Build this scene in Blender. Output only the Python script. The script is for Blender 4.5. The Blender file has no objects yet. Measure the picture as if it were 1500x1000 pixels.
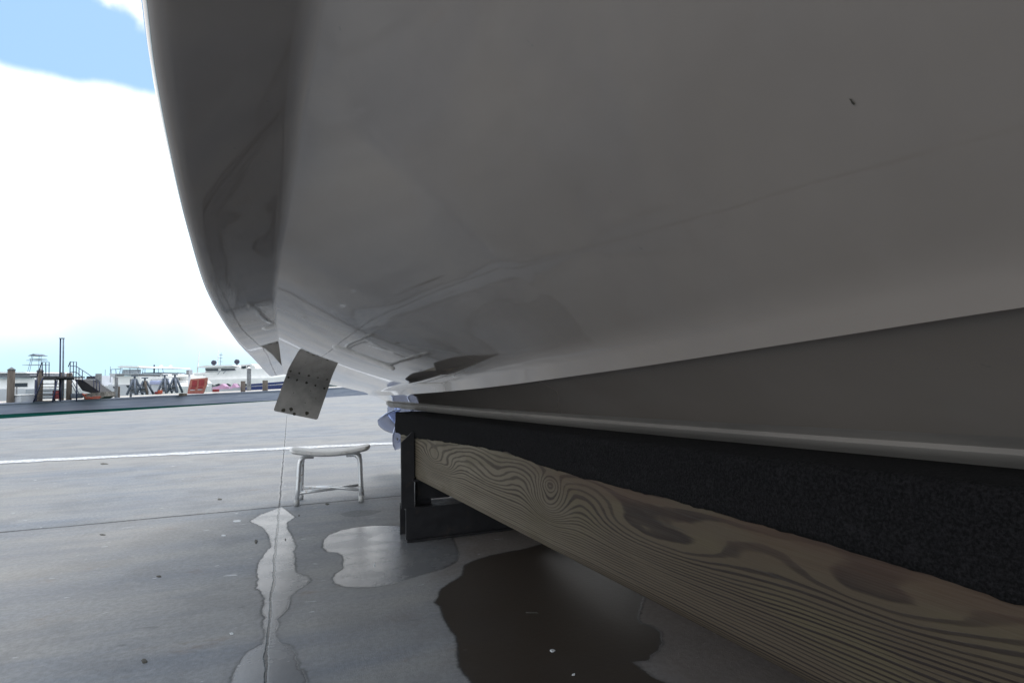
import bpy, bmesh, math, random
import numpy as np
from mathutils import Vector, Matrix, noise
from mathutils.bvhtree import BVHTree
random.seed(7)
scn = bpy.context.scene
COL = scn.collection
PI = math.pi

# ------------------------------------------------------------------ camera
FOC = 833.0
yaw, pit, rol = map(math.radians, (22.2, 3.8, 0.89))
CF = Vector((math.sin(yaw)*math.cos(pit), math.cos(yaw)*math.cos(pit), math.sin(pit)))
R0 = Vector((math.cos(yaw), -math.sin(yaw), 0)); U0 = R0.cross(CF)
CR = R0*math.cos(rol) - U0*math.sin(rol)
CU = R0*math.sin(rol) + U0*math.cos(rol)
CP = Vector((0, 0, 0.75))
cam_d = bpy.data.cameras.new('camera'); cam = bpy.data.objects.new('camera', cam_d); COL.objects.link(cam)
cam_d.sensor_width = 36; cam_d.lens = 36*FOC/1500; cam_d.clip_start = 0.02; cam_d.clip_end = 5000
m = Matrix((CR, CU, -CF)).transposed().to_4x4(); m.translation = CP
cam.matrix_world = m
scn.camera = cam

def ray(u, v): return CR*((u-750)/FOC) - CU*((v-500)/FOC) + CF
def aX(u, v, X): d = ray(u, v); return CP + d*(X/d.x)
def aY(u, v, Y): d = ray(u, v); return CP + d*(Y/d.y)
def aZ(u, v, Z=0.0): d = ray(u, v); return CP + d*((Z-.75)/d.z)
def aD(u, v, D): return CP + ray(u, v)*D

# ------------------------------------------------------------------ helpers
def tag(o, label=None, cat=None, group=None, kind=None):
    if label: o['label'] = label
    if cat: o['category'] = cat
    if group: o['group'] = group
    if kind: o['kind'] = kind
    return o
def empty(name, loc, rz=0, label=None, cat=None, group=None):
    o = bpy.data.objects.new(name, None); COL.objects.link(o)
    o.location = loc; o.rotation_euler = (0, 0, rz); o.empty_display_size = .1
    return tag(o, label, cat, group)

class MB:
    def __init__(s): s.bm = bmesh.new(); s.mi = 0
    def face(s, pts, sm=False):
        vs = [s.bm.verts.new(p) for p in pts]
        f = s.bm.faces.new(vs); f.material_index = s.mi; f.smooth = sm
        return f
    def grid(s, rows, sm=True, closed=False):
        V = [[s.bm.verts.new(p) for p in r] for r in rows]
        n = len(V[0])
        for i in range(len(V)-1):
            for j in range(n if closed else n-1):
                k = (j+1) % n
                try:
                    f = s.bm.faces.new((V[i][j], V[i][k], V[i+1][k], V[i+1][j])); f.smooth = sm; f.material_index = s.mi
                except ValueError: pass
        return V
    def cap(s, vs):
        try:
            f = s.bm.faces.new(vs); f.material_index = s.mi
        except ValueError: pass
    def box(s, c, d, rot=None, bev=0.0):
        c = Vector(c); hx, hy, hz = d[0]/2, d[1]/2, d[2]/2
        t = bmesh.new(); bmesh.ops.create_cube(t, size=1)
        bmesh.ops.scale(t, vec=d, verts=t.verts)
        if bev: bmesh.ops.bevel(t, geom=t.edges[:], offset=bev, segments=2, affect='EDGES', profile=.5)
        M = Matrix.Translation(c) @ (rot.to_4x4() if rot else Matrix())
        s._merge(t, M)
        return s
    def _merge(s, t, M=Matrix()):
        mp = {v: s.bm.verts.new(M @ v.co) for v in t.verts}
        for f in t.faces:
            g = s.bm.faces.new([mp[v] for v in f.verts]); g.material_index = s.mi; g.smooth = f.smooth
        t.free()
    def bar(s, a, b, w, h, bev=0.0):
        a = Vector(a); b = Vector(b); d = b-a
        q = d.to_track_quat('Y', 'Z').to_matrix()
        return s.box((a+b)/2, (w, d.length, h), q, bev)
    def tube(s, pts, r, n=10, cap=True):
        pts = [Vector(p) for p in pts]; rings = []
        up = Vector((0, 0, 1)); prev = None
        for i, p in enumerate(pts):
            d = (pts[min(i+1, len(pts)-1)] - pts[max(i-1, 0)]).normalized()
            if prev is None:
                a = d.orthogonal().normalized()
            else:
                a = (prev - d*prev.dot(d)).normalized()
            prev = a; b = d.cross(a)
            rr = r[i] if isinstance(r, (list, tuple)) else r
            rings.append([p + (a*math.cos(2*PI*k/n) + b*math.sin(2*PI*k/n))*rr for k in range(n)])
        V = s.grid(rings, True, True)
        if cap: s.cap(V[0][::-1]); s.cap(V[-1])
        return s
    def prism(s, poly, ax, lo, hi):
        """poly 2-D, extruded along ax: 0 x, 1 y, 2 z"""
        def P(q, t):
            return (t, q[0], q[1]) if ax == 0 else (q[0], t, q[1]) if ax == 1 else (q[0], q[1], t)
        A = [s.bm.verts.new(P(q, lo)) for q in poly]; B = [s.bm.verts.new(P(q, hi)) for q in poly]
        n = len(poly)
        for i in range(n):
            f = s.bm.faces.new((A[i], A[(i+1) % n], B[(i+1) % n], B[i])); f.material_index = s.mi
        s.cap(A[::-1]); s.cap(B)
        return s
    def ball(s, c, r, sq=(1, 1, 1), n=14):
        t = bmesh.new(); bmesh.ops.create_uvsphere(t, u_segments=n, v_segments=n//2+1, radius=r)
        for f in t.faces: f.smooth = True
        M = Matrix.Translation(c) @ Matrix.Diagonal((*sq, 1))
        s._merge(t, M); return s
    def build(s, name, mats, parent=None, fixn=True):
        if fixn: bmesh.ops.recalc_face_normals(s.bm, faces=s.bm.faces[:])
        me = bpy.data.meshes.new(name); s.bm.to_mesh(me); s.bm.free()
        for mt in (mats if isinstance(mats, (list, tuple)) else [mats]): me.materials.append(mt)
        o = bpy.data.objects.new(name, me); COL.objects.link(o)
        if parent: o.parent = parent
        return o
def copy_tree(o, parent=None):
    c = o.copy(); COL.objects.link(c); c.parent = parent
    for ch in list(o.children): copy_tree(ch, c)
    return c
def sharp(o, ang=35):
    me = o.data
    me.set_sharp_from_angle(angle=math.radians(ang))

# ------------------------------------------------------------------ node helper
class NT:
    def __init__(s, name):
        s.m = bpy.data.materials.new(name); s.m.use_nodes = True
        s.t = s.m.node_tree; s.b = s.t.nodes['Principled BSDF']; s.out = s.t.nodes['Material Output']
    def n(s, ty, **k):
        x = s.t.nodes.new(ty)
        for a, b in k.items(): setattr(x, a, b)
        return x
    def put(s, sock, v):
        if isinstance(v, bpy.types.NodeSocket): s.t.links.new(v, sock)
        elif isinstance(v, (tuple, list)) and sock.type == 'RGBA' and len(v) == 3: sock.default_value = (*v, 1)
        else: sock.default_value = v
    def math(s, op, a, b=0.0, c=None, clamp=False):
        x = s.n('ShaderNodeMath', operation=op, use_clamp=clamp)
        s.put(x.inputs[0], a); s.put(x.inputs[1], b)
        if c is not None: s.put(x.inputs[2], c)
        return x.outputs[0]
    def mix(s, f, a, b, blend='MIX'):
        x = s.n('ShaderNodeMix', data_type='RGBA', blend_type=blend)
        s.put(x.inputs[0], f); s.put(x.inputs[6], a); s.put(x.inputs[7], b)
        return x.outputs[2]
    def noise(s, sc, vec=None, det=4, rough=.5, dist=0, stretch=None):
        x = s.n('ShaderNodeTexNoise'); x.inputs['Scale'].default_value = sc
        x.inputs['Detail'].default_value = det; x.inputs['Roughness'].default_value = rough
        x.inputs['Distortion'].default_value = dist
        v = vec or s.obj()
        if stretch:
            mp = s.n('ShaderNodeMapping'); s.put(mp.inputs[0], v); mp.inputs['Scale'].default_value = stretch; v = mp.outputs[0]
        s.put(x.inputs['Vector'], v)
        return x.outputs['Fac']
    def obj(s):
        if not hasattr(s, '_tc'): s._tc = s.n('ShaderNodeTexCoord')
        return s._tc.outputs['Object']
    def ramp(s, v, a, b, lo=0.0, hi=1.0, smooth=True):
        x = s.n('ShaderNodeMapRange', interpolation_type='SMOOTHSTEP' if smooth else 'LINEAR')
        s.put(x.inputs[0], v); s.put(x.inputs[1], a); s.put(x.inputs[2], b); s.put(x.inputs[3], lo); s.put(x.inputs[4], hi)
        return x.outputs[0]
    def attr(s, name):
        x = s.n('ShaderNodeAttribute', attribute_name=name); return x.outputs['Fac']
    def bump(s, h, st=.2, dist=.01):
        x = s.n('ShaderNodeBump'); x.inputs['Strength'].default_value = st; x.inputs['Distance'].default_value = dist
        s.put(x.inputs['Height'], h); s.t.links.new(x.outputs[0], s.b.inputs['Normal'])
    def set(s, **k):
        for a, v in k.items(): s.put(s.b.inputs[a.replace('_', ' ')], v)
        return s.m
def simple(name, col, rough=.5, metal=0.0, var=.15, sc=8.0, bump=0.0, coat=0.0):
    t = NT(name)
    f = t.noise(sc, det=5)
    c = t.mix(t.ramp(f, .3, .7), tuple(x*(1-var) for x in col), tuple(min(1, x*(1+var)) for x in col))
    t.set(Base_Color=c, Roughness=t.ramp(t.noise(sc*2.3), .3, .7, max(.02, rough*.8), min(1, rough*1.2)), Metallic=metal, Coat_Weight=coat)
    if bump: t.bump(t.noise(sc*10), bump, .003)
    return t.m

# ------------------------------------------------------------------ world
SUN_EL, SUN_AZ = 64.0, 24.0           # azimuth from +Y towards +X
w = bpy.data.worlds.new('World'); scn.world = w; w.use_nodes = True
wt = w.node_tree; bgn = wt.nodes['Background']; bgn.inputs['Strength'].default_value = 0.1
def wn(ty, **k):
    x = wt.nodes.new(ty)
    for a, b in k.items(): setattr(x, a, b)
    return x
def wmath(op, a, b=0.0, clamp=False):
    x = wn('ShaderNodeMath', operation=op, use_clamp=clamp)
    for i, v in enumerate((a, b)):
        if isinstance(v, bpy.types.NodeSocket): wt.links.new(v, x.inputs[i])
        else: x.inputs[i].default_value = v
    return x.outputs[0]
def wmap(v, a, b, lo=0., hi=1.):
    x = wn('ShaderNodeMapRange', interpolation_type='SMOOTHSTEP'); wt.links.new(v, x.inputs[0])
    for i, q in enumerate((a, b, lo, hi)): x.inputs[i+1].default_value = q
    return x.outputs[0]
def wmix(f, a, b):
    x = wn('ShaderNodeMix', data_type='RGBA')
    for i, v in ((0, f), (6, a), (7, b)):
        if isinstance(v, bpy.types.NodeSocket): wt.links.new(v, x.inputs[i])
        elif i: x.inputs[i].default_value = (*v, 1)
        else: x.inputs[i].default_value = v
    return x.outputs[2]
sky = wn('ShaderNodeTexSky', sky_type='NISHITA', sun_disc=False)
sky.sun_elevation = math.radians(SUN_EL); sky.sun_rotation = math.radians(SUN_AZ)
tc = wn('ShaderNodeTexCoord'); sep = wn('ShaderNodeSeparateXYZ'); wt.links.new(tc.outputs['Generated'], sep.inputs[0])
zz = sep.outputs[2]
nz = wn('ShaderNodeTexNoise'); nz.inputs['Scale'].default_value = 2.6; nz.inputs['Detail'].default_value = 8; nz.inputs['Roughness'].default_value = .55
wt.links.new(tc.outputs['Generated'], nz.inputs['Vector'])
nz2 = wn('ShaderNodeTexNoise'); nz2.inputs['Scale'].default_value = 5; nz2.inputs['Detail'].default_value = 6
wt.links.new(tc.outputs['Generated'], nz2.inputs['Vector'])
# cloud bank from the horizon haze up to about 23 degrees, broken cloud above
fz = wmath('ADD', zz, wmath('MULTIPLY', wmath('SUBTRACT', nz.outputs['Fac'], .5), .05))
fz = wmath('ADD', fz, wmath('MULTIPLY', wmath('SUBTRACT', nz2.outputs['Fac'], .5), .05))
low = wmap(fz, .388, .408, 1, 0)
high = wmap(wmath('ADD', nz.outputs['Fac'], wmath('MULTIPLY', zz, .12)), .53, .60)
def wdot(d, a, b):
    x = wn('ShaderNodeVectorMath', operation='DOT_PRODUCT'); wt.links.new(tc.outputs['Generated'], x.inputs[0]); x.inputs[1].default_value = d.normalized()
    return wmap(wmath('ADD', x.outputs['Value'], wmath('MULTIPLY', wmath('SUBTRACT', nz2.outputs['Fac'], .5), .02)), a, b)
high = wmath('MULTIPLY', high, wmath('SUBTRACT', 1.0, wdot(ray(60, -30), math.cos(math.radians(17)), math.cos(math.radians(10)))))
high = wmath('MAXIMUM', high, wdot(ray(205, -5), math.cos(math.radians(4.6)), math.cos(math.radians(2.2))))
cl = wmath('MAXIMUM', low, high)
blue = wmix(.55, sky.outputs[0], (4.4, 7.4, 10.6))
cloud = wmix(wmap(nz2.outputs['Fac'], .3, .7), (11.0, 11.2, 11.4), (14.5, 14.5, 14.6))
c1 = wmix(cl, blue, cloud)
hz = wmap(fz, .02, .17, 1, 0)
c1 = wmix(wmath('MULTIPLY', hz, .95), c1, (5.3, 7.9, 9.5))
grd = wmap(zz, -.02, .0, 1, 0)
c1 = wmix(grd, c1, (3.0, 3.1, 3.2))
wt.links.new(c1, bgn.inputs['Color'])

sd = bpy.data.lights.new('sun', 'SUN'); so = bpy.data.objects.new('sun', sd); COL.objects.link(so)
sd.energy = 1.1; sd.angle = math.radians(18); sd.color = (1, .95, .88)
el, az = math.radians(SUN_EL), math.radians(SUN_AZ)
sv = Vector((math.sin(az)*math.cos(el), math.cos(az)*math.cos(el), math.sin(el)))
so.rotation_euler = sv.to_track_quat('Z', 'Y').to_euler()
scn.view_settings.view_transform = 'Standard'; scn.view_settings.look = 'None'; scn.view_settings.gamma = 1
scn.view_settings.exposure = 0.34
scn.cycles.max_bounces = 8; scn.cycles.diffuse_bounces = 5; scn.cycles.glossy_bounces = 5
scn.cycles.caustics_reflective = False; scn.cycles.caustics_refractive = False

# ------------------------------------------------------------------ ground
W1 = [(380,754),(366,763),(385,772),(394,785),(397,800),(389,808),(378,825),(376,838),(378,848),(375,860),(386,872),(387,883),(383,895),(387,905),(384,915),(388,928),(384,942),(360,955),(348,972),(336,1000),(325,1060),(470,1060),(450,1000),(446,985),(437,975),(433,955),(425,945),(411,940),(402,927),(409,915),(406,905),(418,897),(424,885),(425,873),(432,866),(446,858),(455,850),(450,843),(433,838),(432,818),(430,807),(434,800),(427,783),(421,775),(420,765),(432,757),(420,747),(412,742)]
P2 = [(472,801),(474,792),(481,783),(500,776),(525,771),(560,769),(600,771),(640,765),(700,760),(745,772),(700,783),(663,787),(668,800),(672,812),(668,822),(650,832),(622,840),(600,847),(575,855),(540,860),(505,859),(489,853),(487,846),(492,839),(502,833),(503,815),(495,809),(480,808)]
P3 = [(795,796),(770,803),(745,808),(720,813),(695,820),(680,828),(677,842),(662,852),(645,862),(641,875),(636,882),(645,888),(648,900),(655,915),(667,932),(670,950),(672,977),(685,992),(700,1010),(730,1060),(1060,1060),(985,1003),(955,990),(925,968),(950,968),(955,958),(966,952),(970,938),(968,925),(955,916),(938,912),(935,902),(940,885),(945,872),(990,860),(1050,850),(980,820),(880,795)]
P4 = [(498,752),(520,747),(545,746),(560,748),(545,754),(520,757),(505,756)]
P5 = [(560,895),(600,880),(640,882),(645,888),(640,893),(600,891)]
def gpoly(P): return np.array([tuple(aZ(u, v).xy) for u, v in P])
polys = [gpoly(P) for P in (W1, P2, P3)]
damp = [gpoly(P4)]
def sdf(px, py, poly):
    d = np.full(px.shape, 1e9); ins = np.zeros(px.shape, bool)
    n = len(poly)
    for i in range(n):
        ax, ay = poly[i]; bx, by = poly[(i+1) % n]
        ex, ey = bx-ax, by-ay; wx, wy = px-ax, py-ay
        t = np.clip((wx*ex+wy*ey)/(ex*ex+ey*ey+1e-12), 0, 1)
        d = np.minimum(d, (wx-ex*t)**2+(wy-ey*t)**2)
        cnd = ((ay > py) != (by > py)) & (px < (bx-ax)*(py-ay)/((by-ay) if by != ay else 1e-12)+ax)
        ins ^= cnd
    d = np.sqrt(d)
    return np.where(ins, d, -d)
xs = np.concatenate([[-500,-120,-40,-15,-7,-4,-2.5,-1.6,-1.2,-1.0], np.arange(-.8,1.45,.012), [1.5,1.7,2.0,2.6,4,8,20,60,150,500]])
ys = np.concatenate([[-500,-100,-30,-10,-4,-1,.3,.8], np.arange(1.0,4.3,.012), [4.35,4.5,4.8,5.3,6,7,8,10,12]])
# near quay edge: a straight line fitted through the photographed edge
q0, q1 = aZ(0, 613).xy, aZ(400, 587).xy
def quay_y(x): return q0.y + (x-q0.x)*(q1.y-q0.y)/(q1.x-q0.x)
gx, gy = np.meshgrid(xs, ys)
sw = np.max([sdf(gx, gy, P) for P in polys], axis=0)
sdark = sdf(gx, gy, polys[2])
sdamp = np.max([sdf(gx, gy, P) for P in damp], axis=0)
nx, ny = len(xs), len(ys)
V = [(float(gx[j, i]), float(gy[j, i]), 0.0) for j in range(ny) for i in range(nx)]
Fc = [(j*nx+i, j*nx+i+1, (j+1)*nx+i+1, (j+1)*nx+i) for j in range(ny-1) for i in range(nx-1)]
# clip the far side along the quay line: last row follows it
base = len(V)
for i in range(nx):
    V.append((float(xs[i]), float(max(quay_y(xs[i]), 12.2) if xs[i] > -13 else 12.2), 0.0))
for i in range(nx-1): Fc.append(((ny-1)*nx+i, (ny-1)*nx+i+1, base+i+1, base+i))
base2 = len(V)
for i in range(nx):
    V.append((V[base+i][0], V[base+i][1]+.02, -1.6))
for i in range(nx-1): Fc.append((base+i, base+i+1, base2+i+1, base2+i))
me = bpy.data.meshes.new('concrete_yard'); me.from_pydata(V, [], Fc)
ext = [-9.0]*(2*nx)
a = me.attributes.new('wet', 'FLOAT', 'POINT'); a.data.foreach_set('value', list(sw.ravel())+ext)
a = me.attributes.new('damp', 'FLOAT', 'POINT'); a.data.foreach_set('value', list(sdamp.ravel())+ext)
yard = bpy.data.objects.new('concrete_yard', me); COL.objects.link(yard)
tag(yard, 'grey streaked concrete boatyard ground with joints and wet patches', kind='structure')

t = NT('concrete')
co = t.obj(); sx = t.n('ShaderNodeSeparateXYZ'); t.put(sx.inputs[0], co); X, Y = sx.outputs[0], sx.outputs[1]
n_big = t.noise(.55, co, 3); n_mid = t.noise(3.0, co, 6, .6); n_fine = t.noise(60, co, 5, .65); n_grit = t.noise(260, co, 2, .6)
streak = t.noise(1.0, co, 6, .6, 0.3, (1.1, 9.0, 1)); streak2 = t.noise(1.0, co, 5, .65, .2, (.5, 3.2, 1))
c = t.mix(t.ramp(streak, .32, .68), (.172, .202, .250), (.245, .264, .293))
c = t.mix(t.ramp(streak2, .35, .65, 0, .75), c, (.315, .315, .31))
c = t.mix(t.math('MULTIPLY', t.ramp(n_mid, .45, .66), .5), c, (.135, .148, .168))
c = t.mix(t.math('MULTIPLY', t.ramp(t.noise(8, co, 7, .72, .3), .50, .66), .4), c, (.31, .32, .335))
wcr = t.math('ABSOLUTE', t.math('SUBTRACT', t.noise(.8, co, 8, .62, .4), .5))
c = t.mix(t.math('MULTIPLY', t.math('MULTIPLY', t.ramp(wcr, .0, .0022, 1, 0), t.ramp(n_big, .5, .6)), .45), c, (.06, .06, .065))
c = t.mix(t.math('MULTIPLY', t.ramp(n_fine, .35, .75), .35), c, (.15, .15, .155))
c = t.mix(t.math('MULTIPLY', t.ramp(n_grit, .60, .72), .35), c, (.45, .45, .44))
c = t.mix(t.math('MULTIPLY', t.ramp(n_grit, .40, .30), .45), c, (.07, .07, .075))
c = t.mix(t.math('MULTIPLY', t.ramp(t.noise(.38, co, 3, .5, .5, (1, 1.6, 1)), .40, .62), .38), c, (.33, .305, .27))
c = t.mix(t.math('MULTIPLY', t.ramp(t.noise(.9, co, 5, .6, .8, (.6, 1.8, 1)), .52, .68), .55), c, (.175, .19, .22))
rust = t.math('MULTIPLY', t.ramp(t.noise(2.2, co, 5, .7, 0, (1, 1.6, 1)), .60, .74), .45)
c = t.mix(rust, c, (.20, .13, .085))
c = t.mix(t.math('MULTIPLY', t.ramp(t.math('ADD', X, t.math('MULTIPLY', t.math('SUBTRACT', n_mid, .5), 1.2)), .35, .95), t.ramp(Y, 4.6, 3.2, 0, .75)), c, (.165, .135, .115))
# white flecks and dark smudges
fl = t.math('MULTIPLY', t.ramp(t.noise(14, co, 2, .4, .6, (1, 2.2, 1)), .735, .765), .7)
c = t.mix(fl, c, (.58, .60, .64))
sm = t.math('MULTIPLY', t.ramp(t.noise(6, co, 3, .5, .4, (1, 2.4, 1)), .70, .78), .5)
c = t.mix(sm, c, (.10, .10, .105))
# joints
wob = t.math('MULTIPLY', t.math('SUBTRACT', t.noise(3.5, co, 7, .7), .5), .03)
jx = t.math('ABSOLUTE', t.math('ADD', t.math('SUBTRACT', X, t.math('MULTIPLY_ADD', Y, .0145, -.051)), wob))
jy = t.math('ABSOLUTE', t.math('ADD', t.math('SUBTRACT', Y, 3.79), wob))
jwn = t.ramp(t.noise(9, co, 6, .75), .35, .75, .001, .0055)
mjx = t.ramp(jx, jwn, t.math('ADD', jwn, .003), 1, 0)
jwn2 = t.ramp(t.noise(4, co, 4), .35, .7, .007, .014)
mjy = t.ramp(jy, jwn2, t.math('ADD', jwn2, .004), 1, 0)
# expansion joints farther out
jy2 = t.math('ABSOLUTE', t.math('SUBTRACT', t.math('MODULO', t.math('ADD', Y, 4.1), 7.9), 0.0))
mj2 = t.math('MULTIPLY', t.ramp(jy2, .01, .02, 1, 0), t.ramp(Y, 5, 6))
jx2 = t.math('ABSOLUTE', t.math('ADD', X, 4.55))
mj3 = t.ramp(jx2, .006, .014, 1, 0)
mj = t.math('MAXIMUM', t.math('MAXIMUM', mjx, mjy), t.math('MAXIMUM', t.math('MULTIPLY', mj2, .6), t.math('MULTIPLY', mj3, .7)))
lip = t.ramp(jx, .01, .02, 1, 0)
c = t.mix(t.math('MULTIPLY', lip, t.ramp(n_mid, .4, .6, .0, .35)), c, (.42, .42, .43))
# wet
wv = t.math('ADD', t.attr('wet'), t.math('MULTIPLY', t.math('SUBTRACT', t.noise(28, co, 6, .7), .5), .03))
wet = t.ramp(wv, -.003, .004)
rim = t.math('MULTIPLY', t.ramp(t.math('ABSOLUTE', wv), .0, .011, 1, 0), t.ramp(n_mid, .35, .65, .35, .8))
soft = t.ramp(wv, -.06, .0)
dv = t.math('ADD', t.attr('damp'), t.math('MULTIPLY', t.math('SUBTRACT', t.noise(28, co, 6, .7), .5), .03))
c = t.mix(t.math('MULTIPLY', soft, .12), c, (.12, .12, .13))
dry = c
c = t.mix(t.math('MULTIPLY', t.ramp(dv, -.004, .004), .5), c, (.09, .10, .11))
dk3 = t.ramp(t.attr('dark'), -.03, .01)
c = t.mix(t.math('MULTIPLY', wet, t.math('MULTIPLY_ADD', dk3, .33, .60)), c, t.mix(dk3, (.150, .158, .170), (.046, .036, .028)))
c = t.mix(rim, c, (.035, .035, .035))
c = t.mix(t.math('MULTIPLY', mj, .9), c, (.02, .02, .022))
rough = t.mix(wet, t.ramp(n_fine, .3, .7, .55, .8), t.ramp(t.noise(7, co, 5, .6), .3, .7, .20, .32))
t.set(Base_Color=c, Roughness=t.mix(t.math('MULTIPLY', wet, dk3), rough, (.34,.34,.34)), Specular_IOR_Level=t.math('MULTIPLY_ADD', t.math('MULTIPLY', wet, dk3), -.40, .5))
h = t.math('ADD', t.math('MULTIPLY', n_fine, .35), t.math('MULTIPLY', n_grit, .25))
h = t.math('MULTIPLY', h, t.ramp(wet, 0, 1, 1, .45))
h = t.math('SUBTRACT', h, t.math('MULTIPLY', mj, 1.6))
t.bump(h, .7, .004)
a = me.attributes.new('dark', 'FLOAT', 'POINT'); a.data.foreach_set('value', list(sdark.ravel())+ext)
me.materials.append(t.m)

# painted line (thin worn sheet)
t = NT('line_paint'); nn = t.noise(30, None, 5, .7)
t.set(Base_Color=t.mix(t.ramp(nn, .40, .60), (.76, .77, .79), (.42, .43, .45)), Roughness=.6)
lm = t.m
mb = MB()
L0 = aZ(-60, 680).xy; L1_ = aZ(560, 650).xy
rows = []
N = 90
for i in range(N+1):
    f_ = i/N; x = L0.x + (2.6-L0.x)*f_; y = L0.y + (x-L0.x)*(L1_.y-L0.y)/(L1_.x-L0.x)
    wdt = .23 + .09*noise.noise(Vector((x*2.3, 0, 3))) + (0.05 if -1.2 < x < -.6 else 0)*max(0, math.sin((x+1.2)*5.2))
    k = .05*noise.noise(Vector((x*9, 5, 0)))
    rows.append([(x, y-wdt/2+k, .004), (x, y+wdt/2+k, .004)])
mb.grid(rows, False)
tag(mb.build('painted_line', lm), 'worn white line painted across the concrete yard', kind='structure')

# ------------------------------------------------------------------ powerboat
def cr(pts):
    """piecewise cubic (monotone-ish) functions X(Y), Z(Y) through control points (Y, X, Z)"""
    pts = sorted((p[0]*.66 if p[0] < 0 else p[0],)+tuple(p[1:]) for p in pts); ysq = np.array([p[0] for p in pts])
    def fn(y):
        y = min(max(y, ysq[0]), ysq[-1]); i = int(min(max(np.searchsorted(ysq, y)-1, 0), len(ysq)-2))
        y0, y1 = ysq[i], ysq[i+1]; t_ = (y-y0)/(y1-y0); out = []
        for k in (1, 2):
            def sl(j):
                if j <= 0: return (pts[1][k]-pts[0][k])/(ysq[1]-ysq[0])
                if j >= len(pts)-1: return (pts[-1][k]-pts[-2][k])/(ysq[-1]-ysq[-2])
                return (pts[j+1][k]-pts[j-1][k])/(ysq[j+1]-ysq[j-1])
            hh = y1-y0; a0, a1, m0, m1 = pts[i][k], pts[i+1][k], sl(i)*hh, sl(i+1)*hh
            out.append((2*t_**3-3*t_**2+1)*a0+(t_**3-2*t_**2+t_)*m0+(-2*t_**3+3*t_**2)*a1+(t_**3-t_**2)*m1)
        return out
    return fn
YT = 4.2; KC = 1.22
Sf = cr([(4.2,-.070,.792),(4.07,-.080,.798),(3.065,-.126,.854),(2.275,-.162,.901),(1.74,-.191,.977),(1.37,-.1925,1.059),(1.13,-.193,1.147),(.965,-.189,1.209),(.86,-.181,1.244),(0,-.11,1.52),(-2,.08,2.06),(-4,.60,2.45),(-5.6,1.205,2.75)])
Cf = cr([(4.2,.024,.808),(3.3,.006,.865),(2.7,-.003,.903),(2.46,-.0074,.919),(2.2,-.012,.945),(1.93,-.0190,.985),(1.7,-.017,1.027),(1.5,-.009,1.070),(1.32,.002,1.116),(.94,.0231,1.215),(.784,.034,1.256),(0,.07,1.47),(-2,.24,2.02),(-4,.72,2.46),(-5.6,1.208,2.7)])
Rf = cr([(4.2,.572,.672),(3.6,.545,.690),(2.5,.53,.735),(1.81,.53,.769),(1.278,.53,.797),(.834,.53,.812),(.432,.53,.832),(0,.54,.86),(-2,.60,1.05),(-4,.9,1.6),(-5.6,1.211,1.9)])
Ef = cr([(4.2,.60,.648),(3.6,.565,.662),(2.755,.55,.684),(1.625,.55,.724),(.868,.55,.763),(.451,.55,.789),(.264,.55,.801),(0,.56,.815),(-2,.65,.93),(-4,.94,1.22),(-5.6,1.212,1.8)])
Af = cr([(4.2,.72,.600),(3.6,.69,.612),(2.45,.685,.630),(1.13,.705,.652),(.36,.735,.667),(0,.745,.678),(-2,.80,.79),(-4,.98,1.1),(-5.6,1.214,1.7)])
Bf = cr([(4.2,.745,.560),(3.6,.705,.578),(2.52,.70,.598),(1.21,.72,.625),(.37,.752,.643),(0,.762,.650),(-2,.82,.75),(-4,1.0,1.05),(-5.6,1.216,1.65)])
Kf = cr([(4.2,KC,.17),(0,KC,.10),(-2,KC,.2),(-4,KC,.7),(-5.6,KC,1.5)])  # hidden keel set extra low to block light from the far side
def lerp(a, b, t_): return [a[0]+(b[0]-a[0])*t_, a[1]+(b[1]-a[1])*t_]
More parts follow.
